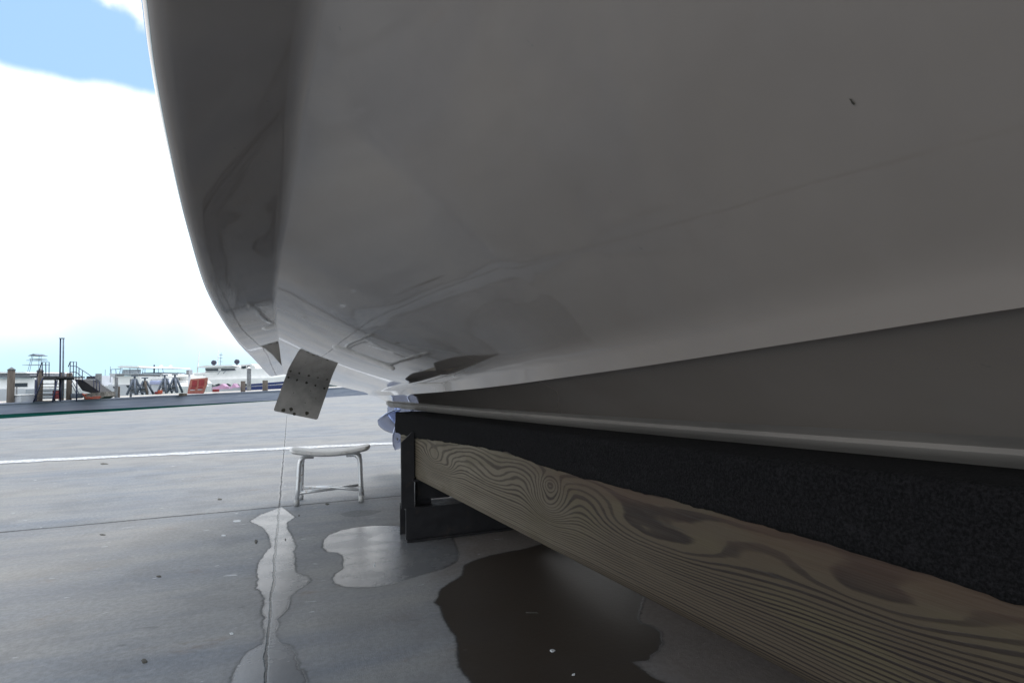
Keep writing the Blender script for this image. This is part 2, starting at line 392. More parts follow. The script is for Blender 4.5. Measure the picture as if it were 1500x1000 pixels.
def section(y):
    s, c_, r_, e, a_, b_, k_ = (fn(y) for fn in (Sf, Cf, Rf, Ef, Af, Bf, Kf))
    P = []
    top = 2.55 - .06*min(0, y)
    sheer = [s[0]-.0, max(top, s[1]+.25)]
    for t_ in (0, .25, .5, .75, .92): P.append(lerp(sheer, [s[0], s[1]+.05], t_))
    # rounded S corner
    A0, A1 = [s[0], s[1]+.05], lerp(s, c_, .18)
    for t_ in (0, .2, .4, .6, .8, 1): P.append([(1-t_)**2*A0[0]+2*t_*(1-t_)*s[0]+t_*t_*A1[0], (1-t_)**2*A0[1]+2*t_*(1-t_)*s[1]+t_*t_*A1[1]])
    for t_ in (.1, .2, .32, .45): P.append(lerp(A1, lerp(s, c_, .76), t_))
    nC = len(P)
    kk = .08+.34*min(1, max(0, (2.4-y)/1.6)); B0, B1 = lerp(s, c_, 1-.24*kk), lerp(c_, r_, .10*kk)
    for t_ in (0, .17, .33, .5, .67, .83, 1): P.append([(1-t_)**2*B0[0]+2*t_*(1-t_)*c_[0]+t_*t_*B1[0], (1-t_)**2*B0[1]+2*t_*(1-t_)*c_[1]+t_*t_*B1[1]])
    B2 = lerp(c_, r_, .90)
    cs = (c_[1]-r_[1])/max(.02, r_[0]-c_[0]); tt_ = min(1, max(0, (y-2.4)/1.8)); nn_ = max(0, min(1, (1.9-y)/1.0)); s0 = (.43+(cs-.43)*nn_)*(1-tt_)+cs*tt_
    xm = .52*(r_[0]-c_[0]); M_ = [c_[0]+xm, c_[1]-s0*xm]
    def bz(t_): return [(1-t_)**2*c_[0]+2*t_*(1-t_)*M_[0]+t_*t_*r_[0], (1-t_)**2*c_[1]+2*t_*(1-t_)*M_[1]+t_*t_*r_[1]]
    t1 = .075*kk; B1 = bz(t1); B2 = bz(.95)
    del P[nC:]
    for t_ in (0, .17, .33, .5, .67, .83, 1): P.append([(1-t_)**2*B0[0]+2*t_*(1-t_)*c_[0]+t_*t_*B1[0], (1-t_)**2*B0[1]+2*t_*(1-t_)*c_[1]+t_*t_*B1[1]])
    for t_ in (.06, .13, .2, .28, .36, .44, .52, .6, .68, .76, .84, .92): P.append(bz(t1+(.95-t1)*t_))
    D1 = lerp(r_, e, .45)
    for t_ in (0, .2, .4, .6, .8, 1): P.append([(1-t_)**2*B2[0]+2*t_*(1-t_)*r_[0]+t_*t_*D1[0], (1-t_)**2*B2[1]+2*t_*(1-t_)*r_[1]+t_*t_*D1[1]])
    P.append(lerp(r_, e, .95)); P.append(e); P.append([e[0]+.002, e[1]+.004]); P.append([e[0]+.008, e[1]+.006])
    e2 = [e[0]+.011, e[1]+.003]
    for t_ in (.15, .3, .45, .6, .75, .9, 1):
        q = lerp(e2, a_, t_); P.append([q[0]+.004*math.sin(PI*t_), q[1]+.003*math.sin(PI*t_)])
    global iA; iA = len(P)-1
    P.append([a_[0]-.004, a_[1]-.006]); P.append([a_[0]-.002, (a_[1]*.6+b_[1]*.4)]); P.append([b_[0]-.008, b_[1]+.006]); P.append(b_)
    P.append([b_[0]+.03, b_[1]-.002]); P.append([min(b_[0]+.09, KC-.002), b_[1]-.004])
    q = [min(b_[0]+.09, KC-.002), b_[1]-.004]
    for t_ in (.33, .66, .93): P.append(lerp(q, k_, t_))
    P.append(k_)
    return P
mb = MB()
Ys = list(np.concatenate([np.linspace(-3.69, -.4, 40), np.linspace(-.3, 4.16, 170), [4.185, 4.2]]))
rows = []
for y in Ys:
    P = section(y); full = P + [[2*KC-q[0], q[1]] for q in P[-2::-1]]
    rows.append([(q[0], y, q[1]) for q in full])
V = mb.grid(rows, True)
nc_ = len(rows[0])-1; mb.bm.faces.ensure_lookup_table()
for k_, f_ in enumerate(mb.bm.faces):
    if iA-1 <= k_ % nc_ <= iA+4: f_.material_index = 1
# transom
mb.cap(V[-1])
ntop = len(rows[0])
hull_bm_faces = None
gel = NT('gelcoat'); co = gel.obj()
gn = gel.noise(1.7, co, 5, .6); gs = gel.noise(1.0, co, 6, .65, .3, (1.2, 1.2, 9))
drip = gel.ramp(gel.noise(2.4, co, 7, .7, .5, (1.5, .8, 1.5)), .5, .72)
gc = gel.mix(gel.ramp(gn, .3, .7), (.265, .228, .198), (.300, .260, .229))
gc = gel.mix(gel.math('MULTIPLY', drip, .18), gc, (.30, .285, .27))
speck = gel.ramp(gel.noise(55, co, 2, .5), .76, .80)
gc = gel.mix(gel.math('MULTIPLY', speck, .35), gc, (.16, .15, .14))
gr = gel.ramp(gel.noise(2.4, co, 5, .65), .3, .75, .035, .085)
gel.set(Base_Color=gc, Roughness=gr, IOR=1.6, Coat_Weight=.8, Coat_Roughness=.04)
gel.bump(gel.math('ADD', gel.noise(3.2, co, 2), gel.math('MULTIPLY', gel.noise(400, co, 1), .01)), .02, .02)
hull_pts = None
boat = empty('powerboat', (KC, -1, .0), 0, 'large glossy pale grey boat hull looming overhead, resting on the carpeted timber bunk', 'boat')
def child_local(o, par):
    o.parent = par; o.matrix_parent_inverse = Matrix.Translation(-Vector(par.location)) if par.rotation_euler.z == 0 else par.matrix_basis.inverted()
    return o
def bake(o, par):
    """keep world coordinates as authored; express them in the parent's frame"""
    M = (Matrix.Translation(par.location) @ Matrix.Rotation(par.rotation_euler.z, 4, 'Z')).inverted()
    o.data.transform(M); o.parent = par
    return o
scf = NT('scuffed_gelcoat'); co = scf.obj()
scf.set(Base_Color=scf.mix(scf.ramp(scf.noise(6, co, 6, .7, 0, (1, .3, 1)), .35, .65), (.26, .236, .215), (.20, .183, .168)), Roughness=scf.ramp(scf.noise(9, co, 5), .3, .7, .38, .6), Specular_IOR_Level=.35)
hull = mb.build('hull', [gel.m, scf.m])
sharp(hull, 32)
dg = [v.co.copy() for v in hull.data.vertices]; fg = [tuple(p_.vertices) for p_ in hull.data.polygons]
BV = BVHTree.FromPolygons(dg, fg)
def hit(u, v):
    for k in range(12):
        h_ = BV.ray_cast(CP, ray(u, v-k*.7).normalized())
        if h_[0] is not None: break
    return h_[0], h_[1]
bake(hull, boat)
white = simple('white_gloss', (.78, .78, .77), .25, 0, .05, 3)
# deck, coaming, rail
mb = MB(); rr = []
for y in Ys[:-1:4]+[4.2]:
    P = section(y); a0 = P[0]; wv_ = 2*KC-a0[0]
    rr.append([(a0[0]+.001, y, a0[1]), (min(a0[0]+.25, KC), y, a0[1]+.03), (KC, y, a0[1]+.06), (max(wv_-.25, KC), y, a0[1]+.03), (wv_-.001, y, a0[1])])
mb.grid(rr, True)
bake(mb.build('deck', white), boat)
mb = MB(); pl = [(section(y)[0][0]-.012, y, section(y)[0][1]-.03) for y in np.linspace(-3.6, 4.18, 60)]
mb.tube(pl, .028, 8); pr2 = [(2*KC-q[0], q[1], q[2]) for q in pl]; mb.tube(pr2, .028, 8)
bake(mb.build('rub_rail', simple('rail_rubber', (.06, .06, .06), .6)), boat)
mb = MB()
mb.box((KC, .2, 2.75), (.9, 1.3, .9), None, .08)
bake(mb.build('console', white), boat)

# trim tab: hinge edge on the bottom near the transom, plate turned down
pA, nA = hit(420, 547); pB, nB = hit(483, 564)
nA = nA if nA.z < 0 else -nA
q = [pA, pB, aY(460, 616, pB.y+.02), aY(398, 597, pA.y+.02)]
LT = ((q[3]-q[0]).length+(q[2]-q[1]).length)/2
dirn = ((q[3]-q[0]).normalized()*.45+nA*.55).normalized()
q[3] = q[0]+dirn*LT; q[2] = q[1]+dirn*LT
plate = NT('plate_metal'); co = plate.obj()
plate.set(Base_Color=plate.mix(plate.ramp(plate.noise(9, co, 6, .65), .35, .7), (.50, .48, .45), (.36, .345, .325)), Roughness=plate.ramp(plate.noise(14, co), .3, .7, .42, .62), Metallic=.0)
dk = simple('stain_dark', (.06, .055, .04), .7)
mb = MB(); off = Vector((0, .006, 0))
def rnd_poly(q, r=.014):
    out = []
    for i in range(4):
        p0, p1, p2 = q[i-1], q[i], q[(i+1) % 4]
        a = p1+(p0-p1).normalized()*r; b = p1+(p2-p1).normalized()*r
        for t_ in (0, .33, .67, 1): out.append(a*(1-t_)**2+p1*2*t_*(1-t_)+b*t_*t_)
    return out
rp = rnd_poly(q)
A = [mb.bm.verts.new(p_) for p_ in rp]; B = [mb.bm.verts.new(p_+off) for p_ in rp]
mb.cap(A); mb.cap(B[::-1])
for i in range(len(A)): mb.bm.faces.new((A[i], A[(i+1) % len(A)], B[(i+1) % len(B)], B[i]))
mb.mi = 1
def disc(c, r, nrm, n=9, jag=0.0):
    a = nrm.orthogonal().normalized(); b = nrm.cross(a)
    vs = [c+(a*math.cos(2*PI*k/n)+b*math.sin(2*PI*k/n))*r*(1+jag*random.uniform(-1, 1)) for k in range(n)]
    mb.face(vs)
nrm = (q[1]-q[0]).cross(q[3]-q[0]).normalized()
if nrm.y > 0: nrm = -nrm
dots = [(422.5,552.5),(435,556.5),(449,560.5),(462,564.5),(475,568.5),(462.5,583.5),(418,541),(430,575),(447,590),(455,572),(415,601),(426,599),(431,606),(450,605),(458,525),(418,541)]
for i, (u, v) in enumerate(dots):
    d = ray(u, v); k = (q[0]-CP).dot(nrm)/d.dot(nrm); c_ = CP+d*k+nrm*.0006
    disc(c_, random.uniform(.007, .010) if i < 5 else .003 if i < 10 else .013 if i < 14 else .004, nrm, 10, .25)
tab = mb.build('trim_tab', [plate.m, dk], None, False); bake(tab, boat)
tab['label'] = 'dull grey metal trim tab plate with two rows of dark bolt holes'
mb = MB()
mb.bar(q[0]+Vector((.0, .016, .006)), q[1]+Vector((0, .016, .006)), .014, .02, .003)
bake(mb.build('hinge', simple('hinge_metal', (.4, .4, .4), .35, .8)), boat)
# scuffs
def scuff(pts, name):
    global mb
    mb = MB()
    w_ = []
    for u, v in pts:
        P_, N_ = hit(u, v)
        if P_ is None: continue
        if N_.dot(CP-P_) < 0: N_ = -N_
        w_.append(P_+N_*.0008)
    if len(w_) < 3: return
    c_ = sum(w_, Vector())/len(w_)
    for i in range(len(w_)): mb.face([c_, w_[i], w_[(i+1) % len(w_)]])
    o = mb.build(name, dk, None, False); bake(o, boat); o['label'] = 'small dark scuff mark on the hull'
scuff([(1244,144),(1248,145),(1249,148),(1253,151),(1252,154),(1248,151),(1247,148)], 'scuff_mark')
scuff([(742,619.6),(752,618.6),(757,620),(763,620),(760,621.6),(752,622),(745,621)], 'scuff_mark')

# ------------------------------------------------------------------ outboard with propeller
steel = NT('polished_steel'); steel.set(Base_Color=(.50, .55, .72), Metallic=1.0, Roughness=.12)
obm = simple('outboard_paint', (.55, .56, .58), .3, 0, .08, 4)
ox, oy, oz = .978, 4.05, .409
ob = empty('outboard_motor', (ox, 4.22, 0), 0, 'outboard motor on the stern with a polished steel propeller behind the bunk end', 'outboard motor')
mb = MB()
mb.tube([(ox, 3.60, oz), (ox, 3.66, oz), (ox, 3.80, oz), (ox, oy-.12, oz), (ox, oy-.04, oz)], [.012, .045, .06, .058, .05], 16)
mb.prism([(3.62, oz-.04), (3.86, oz-.04), (3.84, oz-.19), (3.76, oz-.20)], 0, ox-.008, ox+.008)
mb.prism([(3.66, oz), (3.93, oz), (3.95, .95), (3.72, .95)], 0, ox-.035, ox+.035)
mb.box((ox, 3.86, .64), (.2, .42, .012), None, .004)
bake(mb.build('lower_unit', obm), ob)
mb = MB(); mb.box((ox, 3.95, 1.15), (.3, .42, .5), None, .05); bake(mb.build('midsection', obm), ob)
mb = MB(); mb.box((ox, 3.98, 1.75), (.44, .66, .72), None, .14); bake(mb.build('cowling', obm), ob)
mb = MB()
mb.tube([(ox, oy-.06, oz), (ox, oy+.04, oz), (ox, oy+.12, oz)], [.052, .050, .056], 20)
hub = bake(mb.build('propeller', steel.m), ob)
for o in list(ob.children): o.data.transform(Matrix.Translation((0, .6, 0)))
def blade(ang, dy):
    b = MB(); rows = []
    for i in range(13):
        t_ = i/12; r_ = .045+.195*t_
        ch = .190*math.sqrt(max(0, math.sin(PI*(.20+.80*t_))))+.004
        pitch = math.radians(62-34*t_); row = []
        sk = .02*t_
        for j in range(9):
            s_ = (j/8-.5)*2
            tang = s_*ch*math.cos(PI/2-pitch)+sk; axl = s_*ch*math.sin(PI/2-pitch)*.75+.02*s_*s_
            th = ang+tang/r_*.85
            row.append(Vector((ox+r_*math.cos(th), oy-.01+dy+axl, oz+r_*math.sin(th))))
        rows.append(row)
    b.grid(rows, True)
    o = b.build('blade', steel.m); md = o.modifiers.new('solid', 'SOLIDIFY'); md.thickness = .005; md.offset = 0
    bake(o, ob); o.parent = hub; o.data.transform(Matrix.Translation((0, .6, 0)))
    return o
for k in range(3): blade(math.radians(118+120*k), 0.0); blade(math.radians(170+120*k), .075)

# ------------------------------------------------------------------ boat stand (bunk, carpet, steel)
BX0, BX1, BY0, BY1 = .6, .617, 2.72, .55
def bxf(y): return BX0+(BX1-BX0)*(BY0-y)/(BY0-BY1)
def btop(y): return .570+(.637-.570)*(3.2-y)/(3.2-.31)
def bbot(y): return .286+(.363-.286)*(2.72-y)/(2.72-.55)
stand = empty('boat_stand', (.65, 2.7, 0), 0, 'black steel boat stand carrying a grainy timber bunk topped with charcoal carpet', 'boat stand')
YE = 3.17
def bunk_pt(u, v):
    X_ = .606; p_ = aX(u, v, X_); return p_
kn = []
for (u, v, A_, sy, st) in [(637,672,5.0,.16,.15),(657,684,3.0,.09,.10),(690,668,-2.0,.2,.2),(800,738,6.0,.095,.17),(803,710,3.5,.05,.08),(760,700,-2.2,.14,.2),(850,745,-2.0,.10,.2),(960,798,5.6,.30,.17),(1300,893,3.0,.13,.13),(720,700,1.4,.2,.12)]:
    p_ = bunk_pt(u, v); t_ = (p_.z-bbot(p_.y))/(btop(p_.y)-bbot(p_.y)); kn.append((p_.y, t_, A_, sy, st))
yy = np.concatenate([np.linspace(-2.6, .15, 60), np.arange(.16, 3.05, .008), [3.055]])
tt = np.linspace(0, 1, 41)
mb = MB(); rows = []; ph = []; th = .15
for y in yy:
    r_ = []
    for t_ in tt:
        z = bbot(y)+(btop(y)-bbot(y))*t_
        r_.append((bxf(y)+(.006*(1-t_/.05) if t_ < .05 else 0), y, z))
        P_ = 31*(1-math.exp(-1.9*t_))
        P_ += 1.1*math.sin(y*1.3+.6)*t_ + .25*math.sin(y*5+t_*4)
        for (ky, kt, A_, sy, st) in kn:
            e_ = ((y-ky)/sy)**2+((t_-kt)/st)**2
            if e_ < 12: P_ += A_*math.exp(-e_)
        P_ += .28*noise.noise(Vector((y*9, t_*14, 0)))+.10*noise.noise(Vector((y*30, t_*40, 2)))
        ph.append(P_)
    z0, z1 = bbot(y), btop(y)
    # top and back and bottom
    for (dx, z) in ((.003, z1+.0), (th, z1), (th, z0), (.008, z0-.001)):
        r_.append((bxf(y)+dx, y, z)); ph.append(y*2 + dx*90)
    rows.append(r_)
Vv = mb.grid(rows, True, True)
mb.cap(Vv[0][::-1]); mb.cap(Vv[-1])
mb.bm.verts.ensure_lookup_table()
t = NT('bunk_wood'); co = t.obj(); P_ = t.attr('grain')
s1 = t.math('SINE', t.math('MULTIPLY', t.math('ADD', P_, t.math('MULTIPLY', t.noise(60, co, 3, .6, 0, (1, .15, 1)), .12)), 2*PI))
big = t.noise(1, co, 4, .6, .4, (2, 1.1, 9))
ringn = t.n('ShaderNodeTexNoise', noise_dimensions='1D'); ringn.inputs['Scale'].default_value = 1.1; ringn.inputs['Detail'].default_value = 2
t.put(ringn.inputs['W'], P_); rv = ringn.outputs['Fac']
late = t.math('MULTIPLY', t.ramp(s1, t.ramp(rv, .3, .7, -.7, .55), t.ramp(rv, .3, .7, .6, 1.0)), t.ramp(rv, .3, .7, 1.0, .72))
late = t.math('MULTIPLY', late, t.ramp(big, .2, .6, .65, 1))
fib = t.noise(1, co, 5, .7, 0, (30, 5, 420))
light = t.mix(t.ramp(big, .35, .65), (.185, .155, .108), (.125, .098, .060))
light = t.mix(t.ramp(fib, .3, .75), light, (.18, .158, .12))
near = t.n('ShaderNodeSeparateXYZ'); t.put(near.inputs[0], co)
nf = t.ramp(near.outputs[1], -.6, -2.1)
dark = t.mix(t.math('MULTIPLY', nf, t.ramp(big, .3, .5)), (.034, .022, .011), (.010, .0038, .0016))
light = t.mix(t.math('MULTIPLY', nf, .85), light, (.046, .030, .015))  # browner near end, with its shade darkened into the wood colour too
light = t.mix(t.math('MULTIPLY', t.ramp(t.noise(1, co, 3, .6, .3, (3, 2.5, 7)), .48, .66), .5), light, (.085, .070, .034))
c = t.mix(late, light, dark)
sz = t.n('ShaderNodeSeparateXYZ'); t.put(sz.inputs[0], co)
# weathered reddish heart stain along the upper half towards the near end
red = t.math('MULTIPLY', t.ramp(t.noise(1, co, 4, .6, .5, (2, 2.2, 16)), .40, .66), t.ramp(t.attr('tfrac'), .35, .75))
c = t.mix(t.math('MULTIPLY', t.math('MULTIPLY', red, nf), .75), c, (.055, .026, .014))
chk = t.ramp(t.noise(1, co, 3, .6, .1, (20, 2.5, 190)), .70, .74)
c = t.mix(t.math('MULTIPLY', chk, .7), c, (.025, .02, .018))
t.set(Base_Color=c, Roughness=t.ramp(fib, .3, .7, .62, .85))
t.bump(t.math('ADD', t.math('MULTIPLY', fib, .5), t.math('MULTIPLY', late, .5)), .5, .0016)
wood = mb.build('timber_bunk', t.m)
n_att = len(wood.data.vertices)
a = wood.data.attributes.new('grain', 'FLOAT', 'POINT'); a.data.foreach_set('value', ph)
tf = []
for y in yy: tf += list(tt)+[.5]*4
a = wood.data.attributes.new('tfrac', 'FLOAT', 'POINT'); a.data.foreach_set('value', tf)
sharp(wood, 40)
bake(wood, stand)
# carpet
t = NT('bunk_carpet'); co = t.obj()
cn = t.noise(260, co, 4, .7); cm = t.noise(60, co, 4, .7)
c = t.mix(t.ramp(cn, .35, .7), (.004, .004, .0042), (.018, .017, .0185))
c = t.mix(t.math('MULTIPLY', t.ramp(cm, .55, .8), .5), c, (.032, .030, .033))
t.set(Base_Color=c, Roughness=1.0, Specular_IOR_Level=.15)
t.bump(cn, .9, .004)
cpx = [(608,641),(640,645),(700,654),(740,662),(800,684),(827,693),(853,700),(930,720),(1000,738),(1100,768),(1200,796),(1300,828),(1400,860),(1500,892)]
cz = sorted([(aX(u, v, .606).y, aX(u, v, .606).z) for u, v in cpx])
def cbot(y):
    if y < cz[0][0]: return cz[0][1]+(cz[0][0]-y)*.01
    if y > cz[-1][0]: return cz[-1][1]-(y-cz[-1][0])*.02
    return float(np.interp(y, [q_[0] for q_ in cz], [q_[1] for q_ in cz]))
mb = MB(); rows = []
for y in np.concatenate([np.linspace(-2.6, .2, 60), np.linspace(.21, YE+.01, 300)]):
    zt = btop(y)+.008; zb = cbot(y)+.004*noise.noise(Vector((y*14, 0, 0)))+.0025*noise.noise(Vector((y*60, 1, 0)))
    x0 = bxf(y); r_ = []
    for t_ in np.linspace(0, 1, 10):
        z = zb+(zt-.014-zb)*t_
        r_.append((x0-.003-.006*math.sin(PI*min(1, t_*1.5))*abs(noise.noise(Vector((y*3, t_, 4)))) - .0015*noise.noise(Vector((y*50, t_*30, 0))), y, z))
    for a_ in (20, 45, 70, 90):
        a_ = math.radians(a_); r_.append((x0+.011-.014*math.cos(a_), y, zt-.014+.014*math.sin(a_)))
    r_.append((x0+th*.5, y, zt+.001)); r_.append((x0+th-.006, y, zt)); r_.append((x0+th+.004, y, zt-.01)); r_.append((x0+th+.005, y, zt-.1))
    rows.append(r_)
mb.grid(rows, True)
# folded end flap
yv = YE+.012; x0 = bxf(yv)
mb.face([(x0, yv, cbot(yv)), (x0+th, yv, cbot(yv)), (x0+th, yv, btop(yv)-.004), (x0, yv, btop(yv)-.004)])
cp = mb.build('carpet', t.m)
md = cp.modifiers.new('s', 'SOLIDIFY'); md.thickness = .004; md.offset = -1
bake(cp, stand)
# steel: post, bracket, channel base
t = NT('black_steel'); co = t.obj()
rn = t.ramp(t.noise(16, co, 6, .7), .55, .75)
t.set(Base_Color=t.mix(t.math('MULTIPLY', rn, .5), (.028, .028, .032), (.10, .07, .05)), Roughness=t.ramp(t.noise(22, co, 4), .3, .7, .38, .65), Metallic=.15, Specular_IOR_Level=.6)
t.bump(t.noise(90, co, 4, .7), .25, .002)
bst = t.m
def steel_set(y, nm=True):
    mb = MB()
    # angle-iron post with a diagonal cut top, standing outside the bunk
    xa = bxf(y)-.006
    mb.prism([(y-.045, .152), (y+.045, .152), (y+.045, bbot(y)+.155), (y-.045, bbot(y)+.225)], 0, xa-.010, xa)
    mb.prism([(xa-.062, .152), (xa-.010, .152), (xa-.010, bbot(y)+.222), (xa-.062, bbot(y)+.175)], 1, y-.045, y-.035)
    bake(mb.build('post', bst), stand)
    mb = MB()
    z = bbot(y)
    mb.box((xa+.09, y, z-.006), (.20, .11, .01), None, .002)
    mb.box((xa+.11, y+.02, z-.06), (.16, .01, .10), None, .002)
    mb.prism([(xa+.02, .15), (xa+.10, .15), (xa+.10, z-.01), (xa+.02, z-.01)], 1, y+.03, y+.04)
    bake(mb.build('bracket', bst), stand)
    mb = MB()
    x0_, x1_ = .553, 2.2; y0_, y1_ = y-.045, y+.105; h_ = .152; k_ = .009
    mb.box(((x0_+x1_)/2, y0_+k_/2, h_/2), (x1_-x0_, k_, h_), None, .0015)
    mb.box(((x0_+x1_)/2, y1_-k_/2, h_/2), (x1_-x0_, k_, h_), None, .0015)
    mb.box(((x0_+x1_)/2, (y0_+y1_)/2, h_-k_/2), (x1_-x0_, y1_-y0_-2*k_-.001, k_))
    mb.box(((x0_+x1_)/2, y0_-.012, .006), (x1_-x0_, .024, .008), None, .001)
    bake(mb.build('base_beam', bst), stand)
steel_set(2.75); steel_set(-1.6)
# fabric-covered end block of the bunk seen beyond the post
mb = MB(); mb.bar((bxf(2.9)-.004, YE-.05, cbot(3.0)-.035), (bxf(2.9)-.004, YE-.02, cbot(3.0)-.035), .004, .012); bake(mb.build('bolt', bst), stand)

# ------------------------------------------------------------------ stool
sl = aZ(434.7, 741); sr = aZ(529, 735)
ex = (sr-sl); wS = ex.length; ax_ = math.atan2(ex.y, ex.x)
midf = (sl+sr)/2; nvec = Vector((-math.sin(ax_), math.cos(ax_), 0))
DS = .20
sc_ = midf+nvec*DS/2
stool = empty('shower_stool', (sc_.x, sc_.y, 0), ax_, 'low white stool with a curved seat and thin metal legs, standing near the ground joint', 'stool')
plast = NT('stool_plastic'); co = plast.obj()
plast.set(Base_Color=plast.mix(plast.ramp(plast.noise(25, co, 5, .7), .5, .8), (.80, .79, .77), (.45, .41, .36)), Roughness=.45)
mb = MB()
SW, SD = .245, .125   # half sizes
def sag(x): return .303+.030*(x/SW)**2
NX, NY = 32, 14
def outl(x):
    e_ = abs(x)/SW
    return SD*(1-.12*e_**2)*(1-max(0, (e_-.86)/.14)**2.2*.55)
rows = []
for i in range(NX+1):
    x = -SW+2*SW*i/NX; o_ = outl(x); ring = []
    edge = 1 if 0 < i < NX else .5
    for j in range(NY+1):
        s_ = -1+2*j/NY; ring.append((x, s_*o_, sag(x)+.018*edge*(1-abs(s_)**6)-.004*(1-s_*s_)))
    for j in range(NY, -1, -1):
        s_ = -1+2*j/NY; ring.append((x, s_*o_*.97, sag(x)-.017*edge*(1-abs(s_)**8)))
    rows.append(ring)
V = mb.grid(rows, True, True); mb.cap(V[0][::-1]); mb.cap(V[-1])
bmesh.ops.recalc_face_normals(mb.bm, faces=mb.bm.faces[:])
seat = mb.build('seat', plast.m, stool)
seat.modifiers.new('sub', 'SUBSURF').render_levels = 1
for sx_ in (-1, 1):
    for k in (-.5, .5): mb = MB(); mb.tube([(sx_*.205, k*.12, sag(.205)+.0095), (sx_*.205, k*.12, sag(.205)+.0105)], .010, 12); mb.build('drain_hole', dk, seat)
alu = NT('stool_tube'); co = alu.obj()
alu.set(Base_Color=alu.mix(alu.ramp(alu.noise(30, co, 4, .7), .55, .7), (.78, .79, .80), (.50, .42, .35)), Metallic=.45, Roughness=.32)
fx, fy = wS/2, DS/2
for (sx_, sy_) in ((-1,-1),(1,-1),(1,1),(-1,1)):
    pts = [(sx_*.10, sy_*fy*.45, .288), (sx_*.145, sy_*fy*.55, .289), (sx_*(fx-.028), sy_*fy*.66, .284), (sx_*(fx-.014), sy_*fy*.70, .268), (sx_*(fx-.009), sy_*fy*.74, .235), (sx_*(fx-.004), sy_*fy*.9, .10), (sx_*fx, sy_*fy, .03)]
    mb = MB(); mb.tube(pts, .0132, 12); lg = mb.build('leg', alu.m, stool)
    mb = MB(); mb.tube([(sx_*fx*.998, sy_*fy*.997, .04), (sx_*fx, sy_*fy, .003)], .016, 12); mb.build('foot_cap', simple('foot_rubber', (.55, .55, .54), .6), lg)
for s_ in (-1, 1):
    mb = MB(); mb.tube([(-(fx-.004), s_*fy*.93, .075), (0, 0, .080+.012*s_*.5), ((fx-.004), -s_*fy*.93, .075)], .0102, 10); mb.build('cross_brace', alu.m, stool)

# ------------------------------------------------------------------ small litter on the ground
leafm = simple('leaf_dry', (.07, .065, .055), .8); leafw = simple('paint_chip', (.6, .62, .64), .6)
lit = [(153,679,8,2,0,'thin dark dry leaf lying just below the white line on the left'),(479,738,5,2,0,'short dark scrap lying under the right of the stool'),
       (322,731,5,2,0,'small dark crumb of debris right of centre on the left slab'),(150,783,7,1,0,'flat dark twig beside the cross joint on the left'),
       (212,968,7,5,0,'curled dark leaf lying at the bottom left of the yard'),(233,844,6,2,0,'dark leaf fragment in the middle of the left slab'),
       (375,793,3,5,0,'dark forked scrap beside the wet strip along the joint'),(348,763,9,2.5,1,'white paint smear left of the wet joint top'),
       (327,784,6,1.8,1,'narrow white paint chip below the larger smear'),(339,928,4,2.5,1,'small white chip left of the wet joint near the bottom'),
       (549,826,1.6,5,1,'slim white sliver in the bright puddle'),(438,755,2.5,2,0,'dark pebble just below the stool'),
       (810,953,6,3,1,'pale scrap lying in the dark wet patch'),(840,988,4,2,1,'tiny pale chip at the bottom of the dark wet patch'),(779,897,16,1.5,0,'long thin dark twig lying on the dark wet patch'),(418,790,2,1.5,0,'black crumb on the wet joint')]
for (u, v, hw, hh, wh, lab) in lit:
    c0 = aZ(u, v); mb = MB(); n = 9; B = []
    for k in range(n):
        a = 2*PI*k/n; jj = random.uniform(.45, .85); P_ = aZ(u+hw*math.cos(a)*jj, v+hh*math.sin(a)*jj); B.append((P_.x-c0.x, P_.y-c0.y, random.uniform(.0008, .0022)))
    top = [mb.bm.verts.new((b[0]*.8, b[1]*.8, b[2]+.0012)) for b in B]; bot = [mb.bm.verts.new((b[0], b[1], .0006)) for b in B]
    mb.cap(top)
    for k in range(n): mb.bm.faces.new((bot[k], bot[(k+1) % n], top[(k+1) % n], top[k]))
    nm = 'paint_chip' if wh else ('twig' if 'twig' in lab else 'leaf' if 'leaf' in lab else 'debris')
    o = mb.build(nm, leafw if wh else leafm); o.location = (c0.x, c0.y, 0)
    tag(o, lab, {'paint_chip': 'paint chip', 'twig': 'twig', 'leaf': 'leaf', 'debris': 'debris'}[nm], 'scraps scattered on the concrete')

# ------------------------------------------------------------------ water, seawall, dock
t = NT('canal_water'); co = t.obj()
t.set(Base_Color=(.006, .040, .034), Roughness=.6, Specular_IOR_Level=.0)
t.bump(t.noise(1.6, co, 4, .6, 0, (1, 2, 1)), .6, .12)
mb = MB(); mb.face([(-600, 8, -.52), (600, 8, -.52), (600, 900, -.52), (-600, 900, -.52)])
tag(mb.build('canal_water', t.m), kind='structure')
wa = aZ(0, 590.5, 0); wb = aZ(408, 571.5, .2); wd = (wb-wa); wd.z = 0; wlen = wd.length; wd.normalize(); wn_ = Vector((-wd.y, wd.x, 0))
slope = .2/wlen
t = NT('seawall_concrete'); co = t.obj()
c = t.mix(t.ramp(t.noise(1, co, 6, .65, .2, (.35, 1, 6)), .35, .7), (.28, .31, .40), (.39, .42, .50))
c = t.mix(t.math('MULTIPLY', t.ramp(t.noise(1, co, 5, .7, .2, (1.2, 1, 7)), .62, .70), .7), c, (.45, .47, .5))
t.set(Base_Color=c, Roughness=.8)
sw_ = empty('seawall', (wa.x, wa.y, 0), math.atan2(wd.y, wd.x), 'weathered blue grey concrete seawall across the green canal', 'seawall')
mb = MB()
rows = []
for x in np.linspace(-90, 190, 141):
    z1 = min(.45, max(-.15, x*slope)); k = .01*noise.noise(Vector((x, 0, 0)))
    rows.append([(x, 0+k, -1.4), (x, 0+k, z1-.06), (x, -.08+k, z1-.05), (x, -.08+k, z1), (x, .35, z1+.002)])
mb.grid(rows, False); mb.build('wall_face', t.m, sw_)
